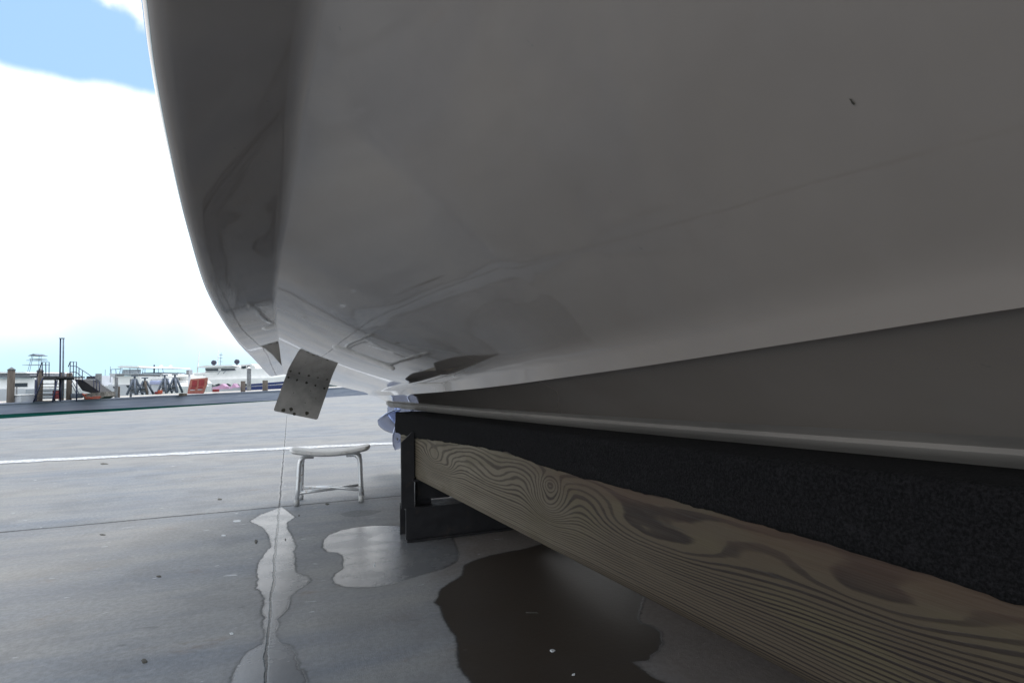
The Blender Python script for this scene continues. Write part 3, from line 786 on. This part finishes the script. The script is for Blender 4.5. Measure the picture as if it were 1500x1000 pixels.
tdk = NT('dock_concrete'); co = tdk.obj(); tdk.set(Base_Color=tdk.mix(tdk.ramp(tdk.noise(2, co, 5), .3, .7), (.50, .46, .41), (.62, .58, .53)), Roughness=.8)
mb = MB(); rows = []
for x in np.linspace(-90, 190, 60):
    z1 = min(.45, max(-.15, x*slope)); rows.append([(x, .35, z1+.004), (x, 3.6, z1+.004), (x, 3.65, -1.2)])
mb.grid(rows, False)
dko = mb.build('dock', tdk.m); dko.location = sw_.location; dko.rotation_euler = sw_.rotation_euler; tag(dko, 'pale concrete dock above the seawall', kind='structure')
def walltop(u):
    """ray through column u meets the dock line; returns depth D"""
    d = ray(u, 560); d2 = Vector((d.x, d.y)); 
    # solve CP + k d = wa + s wd
    A = np.array([[d.x, -wd.x], [d.y, -wd.y]]); b = np.array([wa.x, wa.y]); k, s_ = np.linalg.solve(A, b)
    return float(k), float(s_)
def ztop(s_): return min(.45, max(-.15, s_*slope))

def hor(u): return 567-.0155*u
class Far:
    """builds a thing in metres; local x runs to the right of the view, y away, authored from photo columns/rows at depth D"""
    def __init__(s, name, u, D, label, cat, group=None, z=0.0):
        s.u, s.D, s.s = u, D, D/FOC
        p_ = aD(u, hor(u), D); s.z0 = z
        s.o = empty(name, (p_.x, p_.y, z), -yaw, label, cat, group)
    def x(s, u): return (u-s.u)*s.s
    def z(s, v, u=None): return .75-(v-hor(s.u if u is None else u))*s.s - s.z0
    def P(s, u, v, y=0): return Vector((s.x(u), y, s.z(v, u)))
    def b(s, mb, u0, v0, u1, v1, y0, y1, bev=0):
        x0, x1 = s.x(u0), s.x(u1); za, zb = s.z(v1), s.z(v0)
        mb.box(((x0+x1)/2, (y0+y1)/2, (za+zb)/2), (abs(x1-x0), abs(y1-y0), abs(zb-za)), None, bev)
    def t(s, mb, pts, rpx, n=6): mb.tube([s.P(*q_) for q_ in pts], rpx*s.s, n)
    def poly(s, mb, pts, y0, y1): mb.prism([(s.x(u), s.z(v, u)) for u, v in pts], 1, y0, y1)

pile_w = NT('piling_wood'); co = pile_w.obj(); pile_w.set(Base_Color=pile_w.mix(pile_w.ramp(pile_w.noise(1, co, 5, .7, 0, (12, 12, 1.2)), .3, .7), (.085, .070, .060), (.16, .135, .115)), Roughness=.9)
pile_w = pile_w.m
pile_g = simple('piling_grey', (.17, .18, .19), .8, 0, .3, 6)
navy = simple('navy_steel', (.030, .038, .085), .45, .2)
blacks = simple('black_grate', (.02, .02, .024), .6)
galv = simple('galvanized', (.17, .20, .25), .6, .1, .25, 6)
bw = simple('boat_white', (.90, .90, .89), .3, 0, .05, 1)
bwg = simple('boat_offwhite', (.58, .60, .64), .35, 0, .08, 1)
glass = simple('tinted_glass', (.03, .035, .045), .12, 0, .1, 2)
bluehull = simple('blue_hull', (.03, .045, .16), .25, 0, .1, 1)
redm = simple('red_board', (.30, .035, .040), .6, 0, .3, 5)
orange = simple('orange_strap', (.55, .10, .05), .6)
pinkm = simple('pale_pink', (.62, .38, .56), .6, 0, .12, 3)

def piling(u, vt, vb, wpx, mat, label, cone=True, behind=0, capm=None):
    D, s_ = walltop(u); D += behind
    F = Far('dock_piling', u, D, label, 'piling', 'pilings along the dock', z=-1.2)
    F.o.location.z = -1.2; F.z0 = -1.2
    r = wpx/2*F.s; zt = F.z(vt, u)
    mb = MB()
    n_ = 12; hh_ = zt-(r*.9 if cone else 0)
    mb.tube([(0, .5, 0), (.01, .5, hh_*.5), (0, .5, hh_)], [r*1.04, r*1.0, r], n_)
    if not cone:
        mb.build('post_shaft', mat, F.o)
    else:
        mb.build('post_shaft', mat, F.o)
        mb = MB(); mb.tube([(0, .5, hh_+.002), (0, .5, hh_+r*.25), (0, .5, hh_+r*1.1)], [r*1.1, r*1.12, r*.05], n_); mb.build('cap', capm or pile_g, F.o)
piling(2, 538, 591, 9, pile_w, 'thick brown dock piling with a pointed cap at the left edge of the photo')
piling(45.5, 540, 588, 8, pile_w, 'brown pointed dock piling between the fishing boat and the navy steps')
piling(40, 556, 588, 3.4, navy, 'thin dark blue post right beside the second pointed piling', False)
piling(78.5, 545, 587, 6.5, pile_w, 'flat-topped brown piling behind the navy steps', False)
piling(90, 546, 586, 7, pile_w, 'stained dark piling at the foot of the tall twin poles', False)
piling(134, 547, 577, 8, pile_g, 'pale grey piling behind the sloping ramp', False)
piling(161, 552, 577, 4.5, pile_g, 'slim grey piling at the left end of the blocky white cruiser', False)
piling(164, 566, 577, 5, pile_w, 'short brown stub piling beside the slim grey one', False, .2)
piling(183, 555, 577, 3, pile_g, 'thin leaning grey post in front of the blocky white cruiser', False)
piling(351, 558, 575, 6.5, pile_w, 'short flat brown piling in front of the large yacht, left one of two', False)
piling(384, 557, 573.5, 7.5, pile_w, 'short flat brown piling nearest the hanging metal plate', False)
piling(360, 537, 558, 6, pile_g, 'grey piling with a white pointed cap in front of the large yacht bow', True, 3, bw)

# tall twin poles
D, s_ = walltop(88); F = Far('twin_pole', 88, D-.3, 'tall pair of slim blue grey poles rising above the dock steps', 'pole', z=ztop(s_))
for (u, m_) in ((86.6, navy), (91, galv)):
    mb = MB(); F.t(mb, [(u+1.0, 583, 0), (u+.5, 540, 0), (u-.6, 495, 0)], 1.0, 8); mb.build('pole', m_, F.o)
mb = MB(); F.b(mb, 85.2, 494.6, 91, 496, -.06, .06); mb.build('crosspiece', galv, F.o)
mb = MB(); F.b(mb, 88.6, 571, 94, 584, -.5, -.3, .03); o = mb.build('red_canister', redm, F.o); 

# dock steps
D, s_ = walltop(75); D -= .6
F = Far('dock_steps', 75, D, 'navy steel boarding steps with a black platform and hoop handrails', 'steps', z=ztop(s_))
mb = MB(); F.b(mb, 68, 551.5, 88, 556.5, -.2, .9); F.b(mb, 86, 552, 104, 554, -.2, .9); mb.build('platform', blacks, F.o)
for (a_, b_) in (((67.5,553),(57.5,588.5)), ((88,557),(85,588))):
    mb = MB(); F.t(mb, [(a_[0], a_[1], -.2), (b_[0], b_[1], -.3)], 1.1, 6); mb.build('stringer', navy, F.o)
for u in (68.5, 77, 101):
    mb = MB(); F.t(mb, [(u, 556, .5), (u+.4, 588, .5)], .9, 6); mb.build('support_leg', navy, F.o)
for i in range(6):
    v = 562+5.0*i; tq = (v-553)/35.5
    mb = MB(); F.b(mb, 67.5-10*tq, v-.6, 87.5-2*tq, v+.5, -.3, .0); mb.build('tread', blacks, F.o)
for pts in ([(58.5,552,-.2),(60,546,-.2),(65,530.5,-.2),(75.5,530.5,-.2),(76,552,-.2)], [(92,537,.3),(94.5,529.5,.3),(104,529.5,.3),(104,552,.3)], [(58.5,552,-.2),(59.5,570,-.2)], [(65.5,531,-.2),(66.5,551,-.2)], [(70.5,531,-.2),(71.5,551,-.2)], [(94.8,530,.3),(95,552,.3)], [(99.5,530,.3),(100,552,.3)]):
    mb = MB(); F.t(mb, pts, .6, 6); mb.build('handrail', navy, F.o)
# ramp
D, s_ = walltop(130); D -= .4
F = Far('boarding_ramp', 128, D, 'dark sloping boarding ramp with railings and a pale ladder side, beside the navy steps', 'ramp', z=ztop(s_))
mb = MB(); F.poly(mb, [(108,555),(122,557),(150,576),(146,579),(121,572)], 0, .9); mb.build('ramp_deck', blacks, F.o)
for pts in ([(104,536),(113,536.5),(125,544),(148,559)], [(104,545),(113,545),(122,552)], [(113,537),(113,556)], [(117,539),(117.5,557)], [(122,543),(122.5,560)], [(139,556),(140,572)], [(143,558),(144,574)], [(148,559),(148,577)]):
    mb = MB(); F.t(mb, [(*q_, -.1) for q_ in pts], .55, 6); mb.build('railing', navy, F.o)
for pts in ([(108,557),(120,578)], [(111,556),(123,577)]):
    mb = MB(); F.t(mb, [(*q_, -.3) for q_ in pts], .5, 6); mb.build('ladder_side', galv, F.o)
mb = MB(); F.b(mb, 112, 575.5, 119, 583, -.4, .2, .05); mb.build('winch_box', galv, F.o)
# pallet with orange straps
D, s_ = walltop(140)
F = Far('pallet_load', 140, D-.9, 'low pile of planks bound with orange straps at the foot of the ramp', 'planks', z=ztop(s_))
mb = MB(); F.poly(mb, [(126,577),(140,575),(157,573.5),(158,580),(150,584),(128,585)], -.2, .6); mb.build('plank_pile', simple('plank_grey', (.20, .18, .16), .85, 0, .4, 5), F.o)
for pts in ([(127,576,-.25),(133,583,-.25)], [(131,583.5,-.25),(152,582.8,-.25)], [(141,581,-.25),(153,580.5,-.25)], [(126,577.5,-.25),(133,577,-.25)], [(134,581,-.25),(142,582.6,-.25)]):
    mb = MB(); F.t(mb, pts, .6, 6); mb.build('strap', orange, F.o)
# dock box
D, s_ = walltop(15); F = Far('dock_box', 15, D, 'white dock storage box between the two pointed pilings', 'dock box', z=ztop(s_))
mb = MB(); F.b(mb, 8, 580, 23, 590, .3, 1.2, .03); mb.build('body', bwg, F.o)
mb = MB(); F.b(mb, 7.4, 578, 23.6, 579.8, .25, 1.25, .02); mb.build('lid', bw, F.o)
# railing along dock left
D, s_ = walltop(50); F = Far('low_rail', 50, D+1.0, 'low dark cable rail running behind the pilings on the left', 'rail', z=ztop(s_))
mb = MB(); F.t(mb, [(24,583,0),(40,582,0),(58,579,0),(85,578.5,0)], .8, 6); mb.build('rail_bar', blacks, F.o)
mb = MB(); F.t(mb, [(24.5,566,0),(24.5,585,0)], 1.0, 6); mb.build('rail_post', pile_g, F.o)
# jack stands
labs = ['grey boat jack stand, leftmost of the four piled on the dock', 'widest grey boat jack stand with a brown leg, second from the left', 'grey boat jack stand, third from the left, beside the red crate', 'grey boat jack stand, rightmost, beside the red boards']
src = None
for i, (u, vt, wd_) in enumerate(((197, 551, 13), (212, 554, 17), (241, 550, 13), (256, 549, 15))):
    D, s_ = walltop(u); vb = 578-(u-198)*.055
    F = Far('jack_stand', u, D-.2-.25*(i % 2), labs[i], 'jack stand', 'jack stands on the dock', z=ztop(s_))
    for k, (dx, y) in enumerate(((-wd_/2, -.25), (wd_/2, -.25), (-wd_/3.2, .5), (wd_/3.2, .5))):
        mb = MB(); F.t(mb, [(u+dx*.12, vt+4, y*.2), (u+dx, vb, y)], 1.6, 5); mb.build('leg', pile_w if (i == 1 and k == 1) else galv, F.o)
    mb = MB(); F.poly(mb, [(u-1.5, vt+6), (u+1.5, vt+6), (u+wd_*.36, vb-2), (u-wd_*.36, vb-2)], -.02, .04); mb.build('side_plate', pile_g, F.o)
    mb = MB(); F.t(mb, [(u-wd_*.30, vb-9, -.15), (u+wd_*.30, vb-9, -.15)], .7, 5); F.t(mb, [(u-wd_*.45, vb-3, -.22), (u+wd_*.45, vb-3, -.22)], .7, 5); mb.build('brace', galv, F.o)
    mb = MB(); F.t(mb, [(u, vt+8, 0), (u, vt, 0)], 1.3, 8); mb.build('screw_post', galv, F.o)
    mb = MB(); F.b(mb, u-2.6, vt-1.4, u+2.6, vt+.3, -.15, .15, .01); mb.build('pad', galv, F.o)
D, s_ = walltop(230)
F = Far('red_crate', 230, D-.7, 'small red and orange crate on the dock between the jack stands', 'crate', z=ztop(s_))
mb = MB(); F.b(mb, 226.5, 573.5, 231, 577.5, 0, .4, .02); mb.build('crate_body', redm, F.o)
mb = MB(); F.b(mb, 231.2, 571.5, 234, 576.5, 0, .3, .02); mb.build('crate_side', orange, F.o)
# overhead frame behind stands
F = Far('blue_frame_trailer', 232, walltop(232)[0]+.8, 'pale blue tank in a tubular frame behind the jack stands', 'tank', z=ztop(walltop(232)[1]))
mb = MB(); F.t(mb, [(221,572,0),(221,556,0),(246,555,0),(246,572,0)], .4, 6); mb.build('tube_frame', navy, F.o)
mb = MB(); F.b(mb, 221, 557, 242, 563, -.2, .5, .08); mb.build('tank_body', simple('tank_blue', (.35, .40, .60), .5), F.o)
F.o.name = 'framed_tank'
# red boards leaning
D, s_ = walltop(288)
F = Far('hatch_board', 288, D-.2, 'pair of leaning red boards with dark red lettering-like patches and pale bars', 'board', z=ztop(s_))
F.o['label'] = 'red and orange panel leaning at a slant on the dock before the large yacht'
mb = MB(); F.poly(mb, [(279,555),(303.5,553),(303,562),(298,576),(274.5,576.5),(276,568)], 0, .08); mb.build('panel', simple('panel_orange', (.42, .16, .12), .6, 0, .2, 6), F.o)
for (u0, v0, u1, v1, m_) in ((281,557,288,566.5,redm),(291,556,299,565.5,redm),(279,567,286,569.5,redm),(290,566.5,297,569,redm),(278.5,570.5,285.5,571.6,bwg),(289.5,570,296.5,571,bwg),(276,574.6,297,576.2,redm)):
    mb = MB(); mb.prism([(F.x(u0), F.z(v1)), (F.x(u1), F.z(v1)), (F.x(u1+.8), F.z(v0)), (F.x(u0+.8), F.z(v0))], 1, -.02, 0.01); mb.build('patch', m_, F.o)
# flat pale pink shapes with small peaks
for (P_, lab, u) in (([(310,569),(311,567.3),(317,566.5),(321,564.5),(325,562),(328.5,564.5),(330,566),(335,566),(335.5,569.5),(322,570)], 'long pale pink form on the dock beneath the yacht bow', 322), ([(338,567.5),(339.5,564.8),(342,561.5),(345,565),(347,566.5),(347,568)], 'small peaked pink form against the short brown piling', 343)):
    D, s_ = walltop(u); F = Far('form', u, D+.2, lab, 'form', 'pink forms on the dock', z=ztop(s_)); mb = MB(); F.poly(mb, P_, 0, .5); mb.build('pink_prism', pinkm, F.o)
D, s_ = walltop(313); F = Far('wood_block', 313, D-.2, 'small dark red timber block on the dock right of the red panel', 'block', z=ztop(s_))
mb = MB(); F.b(mb, 311, 570, 317, 574, 0, .4, .02); mb.build('block_body', redm, F.o)
D, s_ = walltop(265); F = Far('wood_block', 265, D-.4, 'small brown timber block on the dock edge left of the red panel', 'block', z=ztop(s_))
mb = MB(); F.b(mb, 262, 576, 269, 580, 0, .4, .02); mb.build('block_body', pile_w, F.o)
# utility pedestal
D, s_ = walltop(277); F = Far('power_pedestal', 277, D+2, 'grey and white power pedestal on a post left of the large yacht', 'pedestal', z=ztop(s_))
mb = MB(); F.t(mb, [(277,576,0),(277,549,0)], 1.3, 8); mb.build('pedestal_post', bwg, F.o)
mb = MB(); F.b(mb, 274.6, 541.5, 279.4, 549, -.2, .2, .02); mb.build('pedestal_head', bwg, F.o)
mb = MB(); F.b(mb, 275.4, 543, 278.6, 545, -.215, -.2); F.b(mb, 275.4, 546, 278.6, 548, -.215, -.2); mb.build('outlet', pile_g, F.o)

# ------------------------------------------------------------------ boats beyond the dock
def boatrel(name, u, D, label, cat='boat'):
    return Far(name, u, D, label, cat, 'boats moored beyond the dock', z=-.52)
# sport fishing boat with tuna tower (stern towards us)
F = boatrel('fishing_boat', 18, 44, 'white sport fishing boat with a tall tuna tower, left of the first tall piling')
mb = MB(); F.poly(mb, [(-25,570),(38,570),(36,588),(-20,588)], 0, 4); mb.build('hull', bwg, F.o)
mb = MB(); F.poly(mb, [(-22,553),(34,553),(38,569.8),(-24,569.8)], 1, 6); mb.build('cabin', bw, F.o)
mb = MB(); F.b(mb, 6, 561, 24, 566.5, .95, 1.0); mb.build('cabin_window', glass, F.o)
mb = MB(); F.poly(mb, [(-20,547),(30,546),(35,550),(34,552),(-20,552.8)], .6, 5); mb.build('flybridge_band', simple('bridge_grey', (.20, .21, .24), .4), F.o)
mb = MB(); F.poly(mb, [(-18,544.5),(29,544.5),(33,546.5),(-18,546.8)], .4, 5.2); mb.build('hardtop', bw, F.o)
mb = MB()
for (a_, b_) in (((7,545),(13,518)), ((28,545),(27,518)), ((10,545),(15,518)), ((24,545),(24,518))): F.t(mb, [(*a_, 2), (*b_, 2)], .32, 5)
for (u0, u1, v) in ((5,32,533.5),(11,29,526.5),(15,27,524.5),(13,28,519.5)): F.b(mb, u0, v-.3, u1, v+.3, 1.6, 2.6)
F.poly(mb, [(13,519.5),(17,518),(21,516.6),(24,518),(28,519.5)], 1.6, 2.6); mb.build('tuna_tower', galv, F.o)
# small cruiser
F = boatrel('cabin_cruiser', 58, 47, 'small white cabin cruiser with a raked windscreen seen behind the navy steps')
mb = MB(); F.poly(mb, [(49,570),(86,569),(84,584),(51,584)], 0, 4); mb.build('hull', bw, F.o)
mb = MB(); F.poly(mb, [(50,566),(56,561),(66,559.5),(84,561),(85,568.8),(50,569.8)], .5, 4); mb.build('cabin', bw, F.o)
mb = MB(); F.poly(mb, [(53,566),(58,562.5),(63,562.5),(61,566.5)], .4, .5); mb.build('windscreen', simple('glass_blue', (.15, .19, .28), .2), F.o)
# boat behind ramp
F = boatrel('motor_yacht', 125, 50, 'white boat half hidden behind the dark boarding ramp')
mb = MB(); F.poly(mb, [(104,564),(148,565),(146,582),(106,582)], 0, 4); mb.build('hull', bw, F.o)
mb = MB(); F.poly(mb, [(120,551),(136,550),(142,560),(146,565),(112,563)], .6, 4); mb.build('cabin', bwg, F.o)
mb = MB(); F.poly(mb, [(120,551),(136,551),(137,555),(120,555)], .5, .6); mb.build('window', glass, F.o)
mb = MB(); F.t(mb, [(149.5,560,1),(149,536,1)], .35, 5); mb.build('antenna', galv, F.o)
# blocky white cruiser
def cruiser(u0, name, lab, w_, vt):
    pass
F = boatrel('motor_yacht', 180, 46, 'blocky white motor cruiser with an open railed bridge and canopy, left of the jack stands')
mb = MB(); F.poly(mb, [(158,563.5),(201,563.5),(203,577),(201,590),(163,590)], 0, 5); mb.build('hull', bwg, F.o)
mb = MB(); F.poly(mb, [(163,551),(196,549.5),(202,553),(203,562.8),(162,563.4)], .2, 5); mb.build('cabin', bw, F.o)
mb = MB(); F.b(mb, 173, 541, 199, 547, .5, .6); mb.build('bridge_screen', simple('screen_grey', (.42, .47, .52), .3), F.o)
mb = MB(); F.b(mb, 168, 547.3, 200, 549.3, 0, 5, .02); mb.build('bridge_coaming', simple('coaming_grey', (.30, .31, .33), .5), F.o)  # coaming band in a plain mid grey
mb = MB(); F.poly(mb, [(168,537),(174,535.5),(199,536),(202,538.5),(172,538.6)], .2, 4.5); mb.build('canopy', bw, F.o)
mb = MB()
for pts in ([(172,538.5),(171,549)], [(174,538),(175,549)], [(197,538),(200,549)], [(186,538.5),(186,547)], [(157.5,541),(171,540)], [(158,541),(159,551)], [(165,540.5),(166,549)]): mb = MB(); F.t(mb, [(*q_, .3) for q_ in pts], .45, 5); mb.build('canopy_strut', galv, F.o)
mb = MB(); F.poly(mb, [(158,547),(167,547),(167,552),(160,552)], .1, 1.2); mb.build('side_pod', bwg, F.o)
mb = MB(); F.poly(mb, [(185,564),(191,564),(190.5,567.5),(187,567.5)], -.05, 0); mb.build('porthole', glass, F.o); mb = MB(); F.poly(mb, [(166,566),(169,566),(168.5,569),(166.5,568)], -.05, 0); mb.build('porthole', glass, F.o)
# second cruiser
F = boatrel('motor_yacht', 220, 49, 'white motor cruiser with a wide flat canopy and central mast, behind the jack stands')
mb = MB(); F.poly(mb, [(203,562),(246,561),(262,566),(258,586),(206,586)], 0, 5); mb.build('hull', bw, F.o)
mb = MB(); F.poly(mb, [(203,549),(236,547),(238,551),(234,553),(206,556)], .2, 5); mb.build('bridge_body', bw, F.o)
mb = MB(); F.poly(mb, [(206,552.5),(214,550.6),(213,554),(208,555)], .1, .2); F.poly(mb, [(222,556),(244,554.5),(244,560),(220,562)], .1, .3); mb.build('window', simple('glass_mauve', (.20, .24, .36), .2), F.o)
mb = MB(); F.poly(mb, [(204,539),(207,537.3),(234,537.3),(236,539)], .2, 4.5); mb.build('canopy', bw, F.o)
mb = MB()
for pts in ([(206,539),(204.5,548)], [(208.5,539),(208.5,547)], [(234.5,539),(236,548)], [(228,539),(228.5,547)]): F.t(mb, [(*q_, .3) for q_ in pts], .35, 5)
F.b(mb, 205, 545.5, 232, 546.5, .2, 4); mb.build('canopy_frame', galv, F.o)
mb = MB(); F.t(mb, [(222,546,.3),(222,534,.3)], 1.0, 6); mb.build('mast', navy, F.o)
mb = MB(); mb.ball(F.P(214.5, 535.6, 2), 2.6*F.s, (1, 1, .7)); mb.build('radar_dome', bw, F.o); mb = MB(); mb.ball(F.P(229, 535.6, 2), 2.6*F.s, (1, 1, .7)); mb.build('radar_dome', bw, F.o)
# low boats
F = boatrel('small_boat', 258, 52, 'low white boat with a thin radar arch, between the jack stands and red panel')
mb = MB(); F.poly(mb, [(240,558),(272,557),(277,562),(274,586),(243,586)], 0, 4); mb.build('hull', bw, F.o)
mb = MB(); F.poly(mb, [(258,551),(274,550),(276,556.5),(256,557)], .5, 3); mb.build('cabin', bw, F.o)
mb = MB(); F.t(mb, [(255,545.5,.5),(262,548,.5),(274,547,.5)], .4, 5); F.t(mb, [(256,546,.5),(258,556,.5)], .4, 5); mb.build('radar_arch', galv, F.o)
# farther boats filling the row
F = boatrel('motor_yacht', 268, 85, 'distant white boat with a stepped cabin just left of the large yacht')
mb = MB(); F.poly(mb, [(246,560),(290,558),(288,574),(250,574)], 0, 5); mb.build('hull', bw, F.o)
mb = MB(); F.poly(mb, [(252,555),(262,553),(282,553),(286,558),(250,560)], .5, 4); mb.build('cabin', bw, F.o)
mb = MB(); F.poly(mb, [(256,556),(268,555.4),(268,557),(256,557.6)], .4, .5); mb.build('window', glass, F.o)
F = boatrel('motor_yacht', 155, 80, 'distant low white boat seen through the gap between the ramp and the blocky cruiser')
mb = MB(); F.poly(mb, [(138,562),(166,561),(165,575),(140,575)], 0, 5); mb.build('hull', bw, F.o)
mb = MB(); F.poly(mb, [(141,557),(155,555),(166,556),(166,561),(139,562)], .5, 4); mb.build('cabin', bwg, F.o)
# large yacht
F = boatrel('large_yacht', 345, 70, 'large white yacht with two dark radar domes and a deep blue hull stripe')
mb = MB(); F.poly(mb, [(262,557),(300,556),(400,553),(470,545),(462,560),(425,566),(360,567),(300,563),(270,562)], 0, 9); mb.build('upper_hull', bw, F.o)
mb = MB(); F.poly(mb, [(275,562.3),(300,563.3),(360,567.2),(425,566.2),(462,560.2),(452,573),(420,578),(280,582)], .2, 9.2); mb.build('lower_hull', bwg, F.o)
mb = MB(); F.poly(mb, [(363,562.5),(400,559.8),(440,556.5),(440,559),(400,563),(363,565.5)], -.06, 0); F.poly(mb, [(354,567),(365,566.2),(425,562.4),(425,570),(365,573.4),(354,573)], -.10, .2); mb.build('blue_band', bluehull, F.o)
mb = MB(); F.poly(mb, [(280,546),(297,545),(297,538),(347,537),(351,541),(395,538.5),(415,543),(425,551),(400,553.6),(300,556.6),(278,556.8)], .5, 8); mb.build('superstructure', bw, F.o)
mb = MB(); F.poly(mb, [(284,538.3),(298,535),(338,534.2),(343,536.5),(296,538.6)], .2, 8.3); mb.build('hardtop', bw, F.o)
for (P_) in ([(297,540.2),(316,539.8),(316,542.6),(299,543.2)], [(321,539.8),(341,539.4),(341,541.6),(321,542.4)], [(351,536.5),(357,535.5),(357,539),(351,539.4)], [(359.5,535.5),(363,535.2),(363.5,538.4),(359.5,538.8)]):
    mb = MB(); F.poly(mb, P_, .40, .49); mb.build('window', glass, F.o)
mb = MB(); F.poly(mb, [(349,533.6),(364,532.6),(370,536),(372,541),(349,541)], .52, 6); mb.build('wheelhouse', bw, F.o)
for u in (300.2, 335): 
    mb = MB(); mb.ball(F.P(u, 530.3 if u < 310 else 529, 2), 3.9*F.s, (1, 1, 1.0), 16); F.t(mb, [(u, 537, 2), (u, 533, 2)], 1.5, 8); mb.build('radar_dome', simple('dome_dark', (.03, .035, .06), .3), F.o)
for (a_, b_, w_) in (((282,546),(284.5,513),.9), ((312,537),(313,512),.8), ((316,536),(317,516),.35)):
    mb = MB(); F.t(mb, [(*a_, 1), (*b_, 1)], w_, 6); 
    if w_ < .4:
        for v in (519, 524, 529): F.t(mb, [(314.4, v, 1), (319.4, v, 1)], .3, 5)
    mb.build('mast', bw if w_ > .4 else galv, F.o)
mb = MB(); F.b(mb, 280, 545, 296, 556, .0, .4, .1); mb.build('tender_cover', bw, F.o)
mb = MB()
for pts in ([(300,545),(345,542)], [(318,548),(322,543)], [(326,547),(330,543)]): F.t(mb, [(*q_, .1) for q_ in pts], .4, 5)
mb.build('deck_rail', galv, F.o)
mb = MB()
for k in range(5):
    u = 303+k*13; F.poly(mb, [(u,563.6),(u+5,561.5),(u+10,563.8),(u+5,565.3)], -.15, -.05)
mb.build('hull_port', glass, F.o)
# boats beyond far left, low distant masts
F = boatrel('sailing_mast', 152, 60, 'thin bare mast standing far off left of the blocky cruiser', 'mast')
# (a slim mast with its low hull)
mb = MB(); F.t(mb, [(153.5,570,0),(153.5,541,0)], .3, 5); mb.build('mast_pole', galv, F.o)
mb = MB(); F.poly(mb, [(148,571),(162,571),(160,584),(150,584)], -1, 1); mb.build('hull', bw, F.o)
F.o.name = 'sailing_boat'; F.o['category'] = 'boat'; F.o['label'] = 'distant boat with one thin bare mast, left of the blocky white cruiser'

# ------------------------------------------------------------------ open shelter outside the view, added to shade the foreground
shelter_m = simple('shade_shelter_cladding', (.12, .12, .125), .7, 0, .12, 1.5)
shed = empty('added_shade_shelter', (2, -8, 0), 0, 'large grey open-fronted shelter outside the view, added to shade the boat and ground', 'shed')
mb = MB(); mb.box((3.9, -4.0, 3.2), (.15, 19.2, 6.4)); bake(mb.build('shade_wall', shelter_m), shed)
mb = MB(); mb.box((.6, -13.5, 3.2), (6.4, .15, 6.4)); bake(mb.build('shade_wall', shelter_m), shed)
mb = MB(); mb.box((-2.4, -13.38, 3.2), (.2, .2, 6.4)); bake(mb.build('column', shelter_m), shed)
mb = MB(); mb.box((-2.4, -6, 3.2), (.2, .2, 6.4)); bake(mb.build('column', shelter_m), shed)
mb = MB(); mb.prism([(-2.7, 6.42), (4.2, 6.42), (4.2, 6.6), (.8, 7.2), (-2.7, 6.6)], 1, -13.8, 1.5); bake(mb.build('shade_roof', shelter_m), shed)
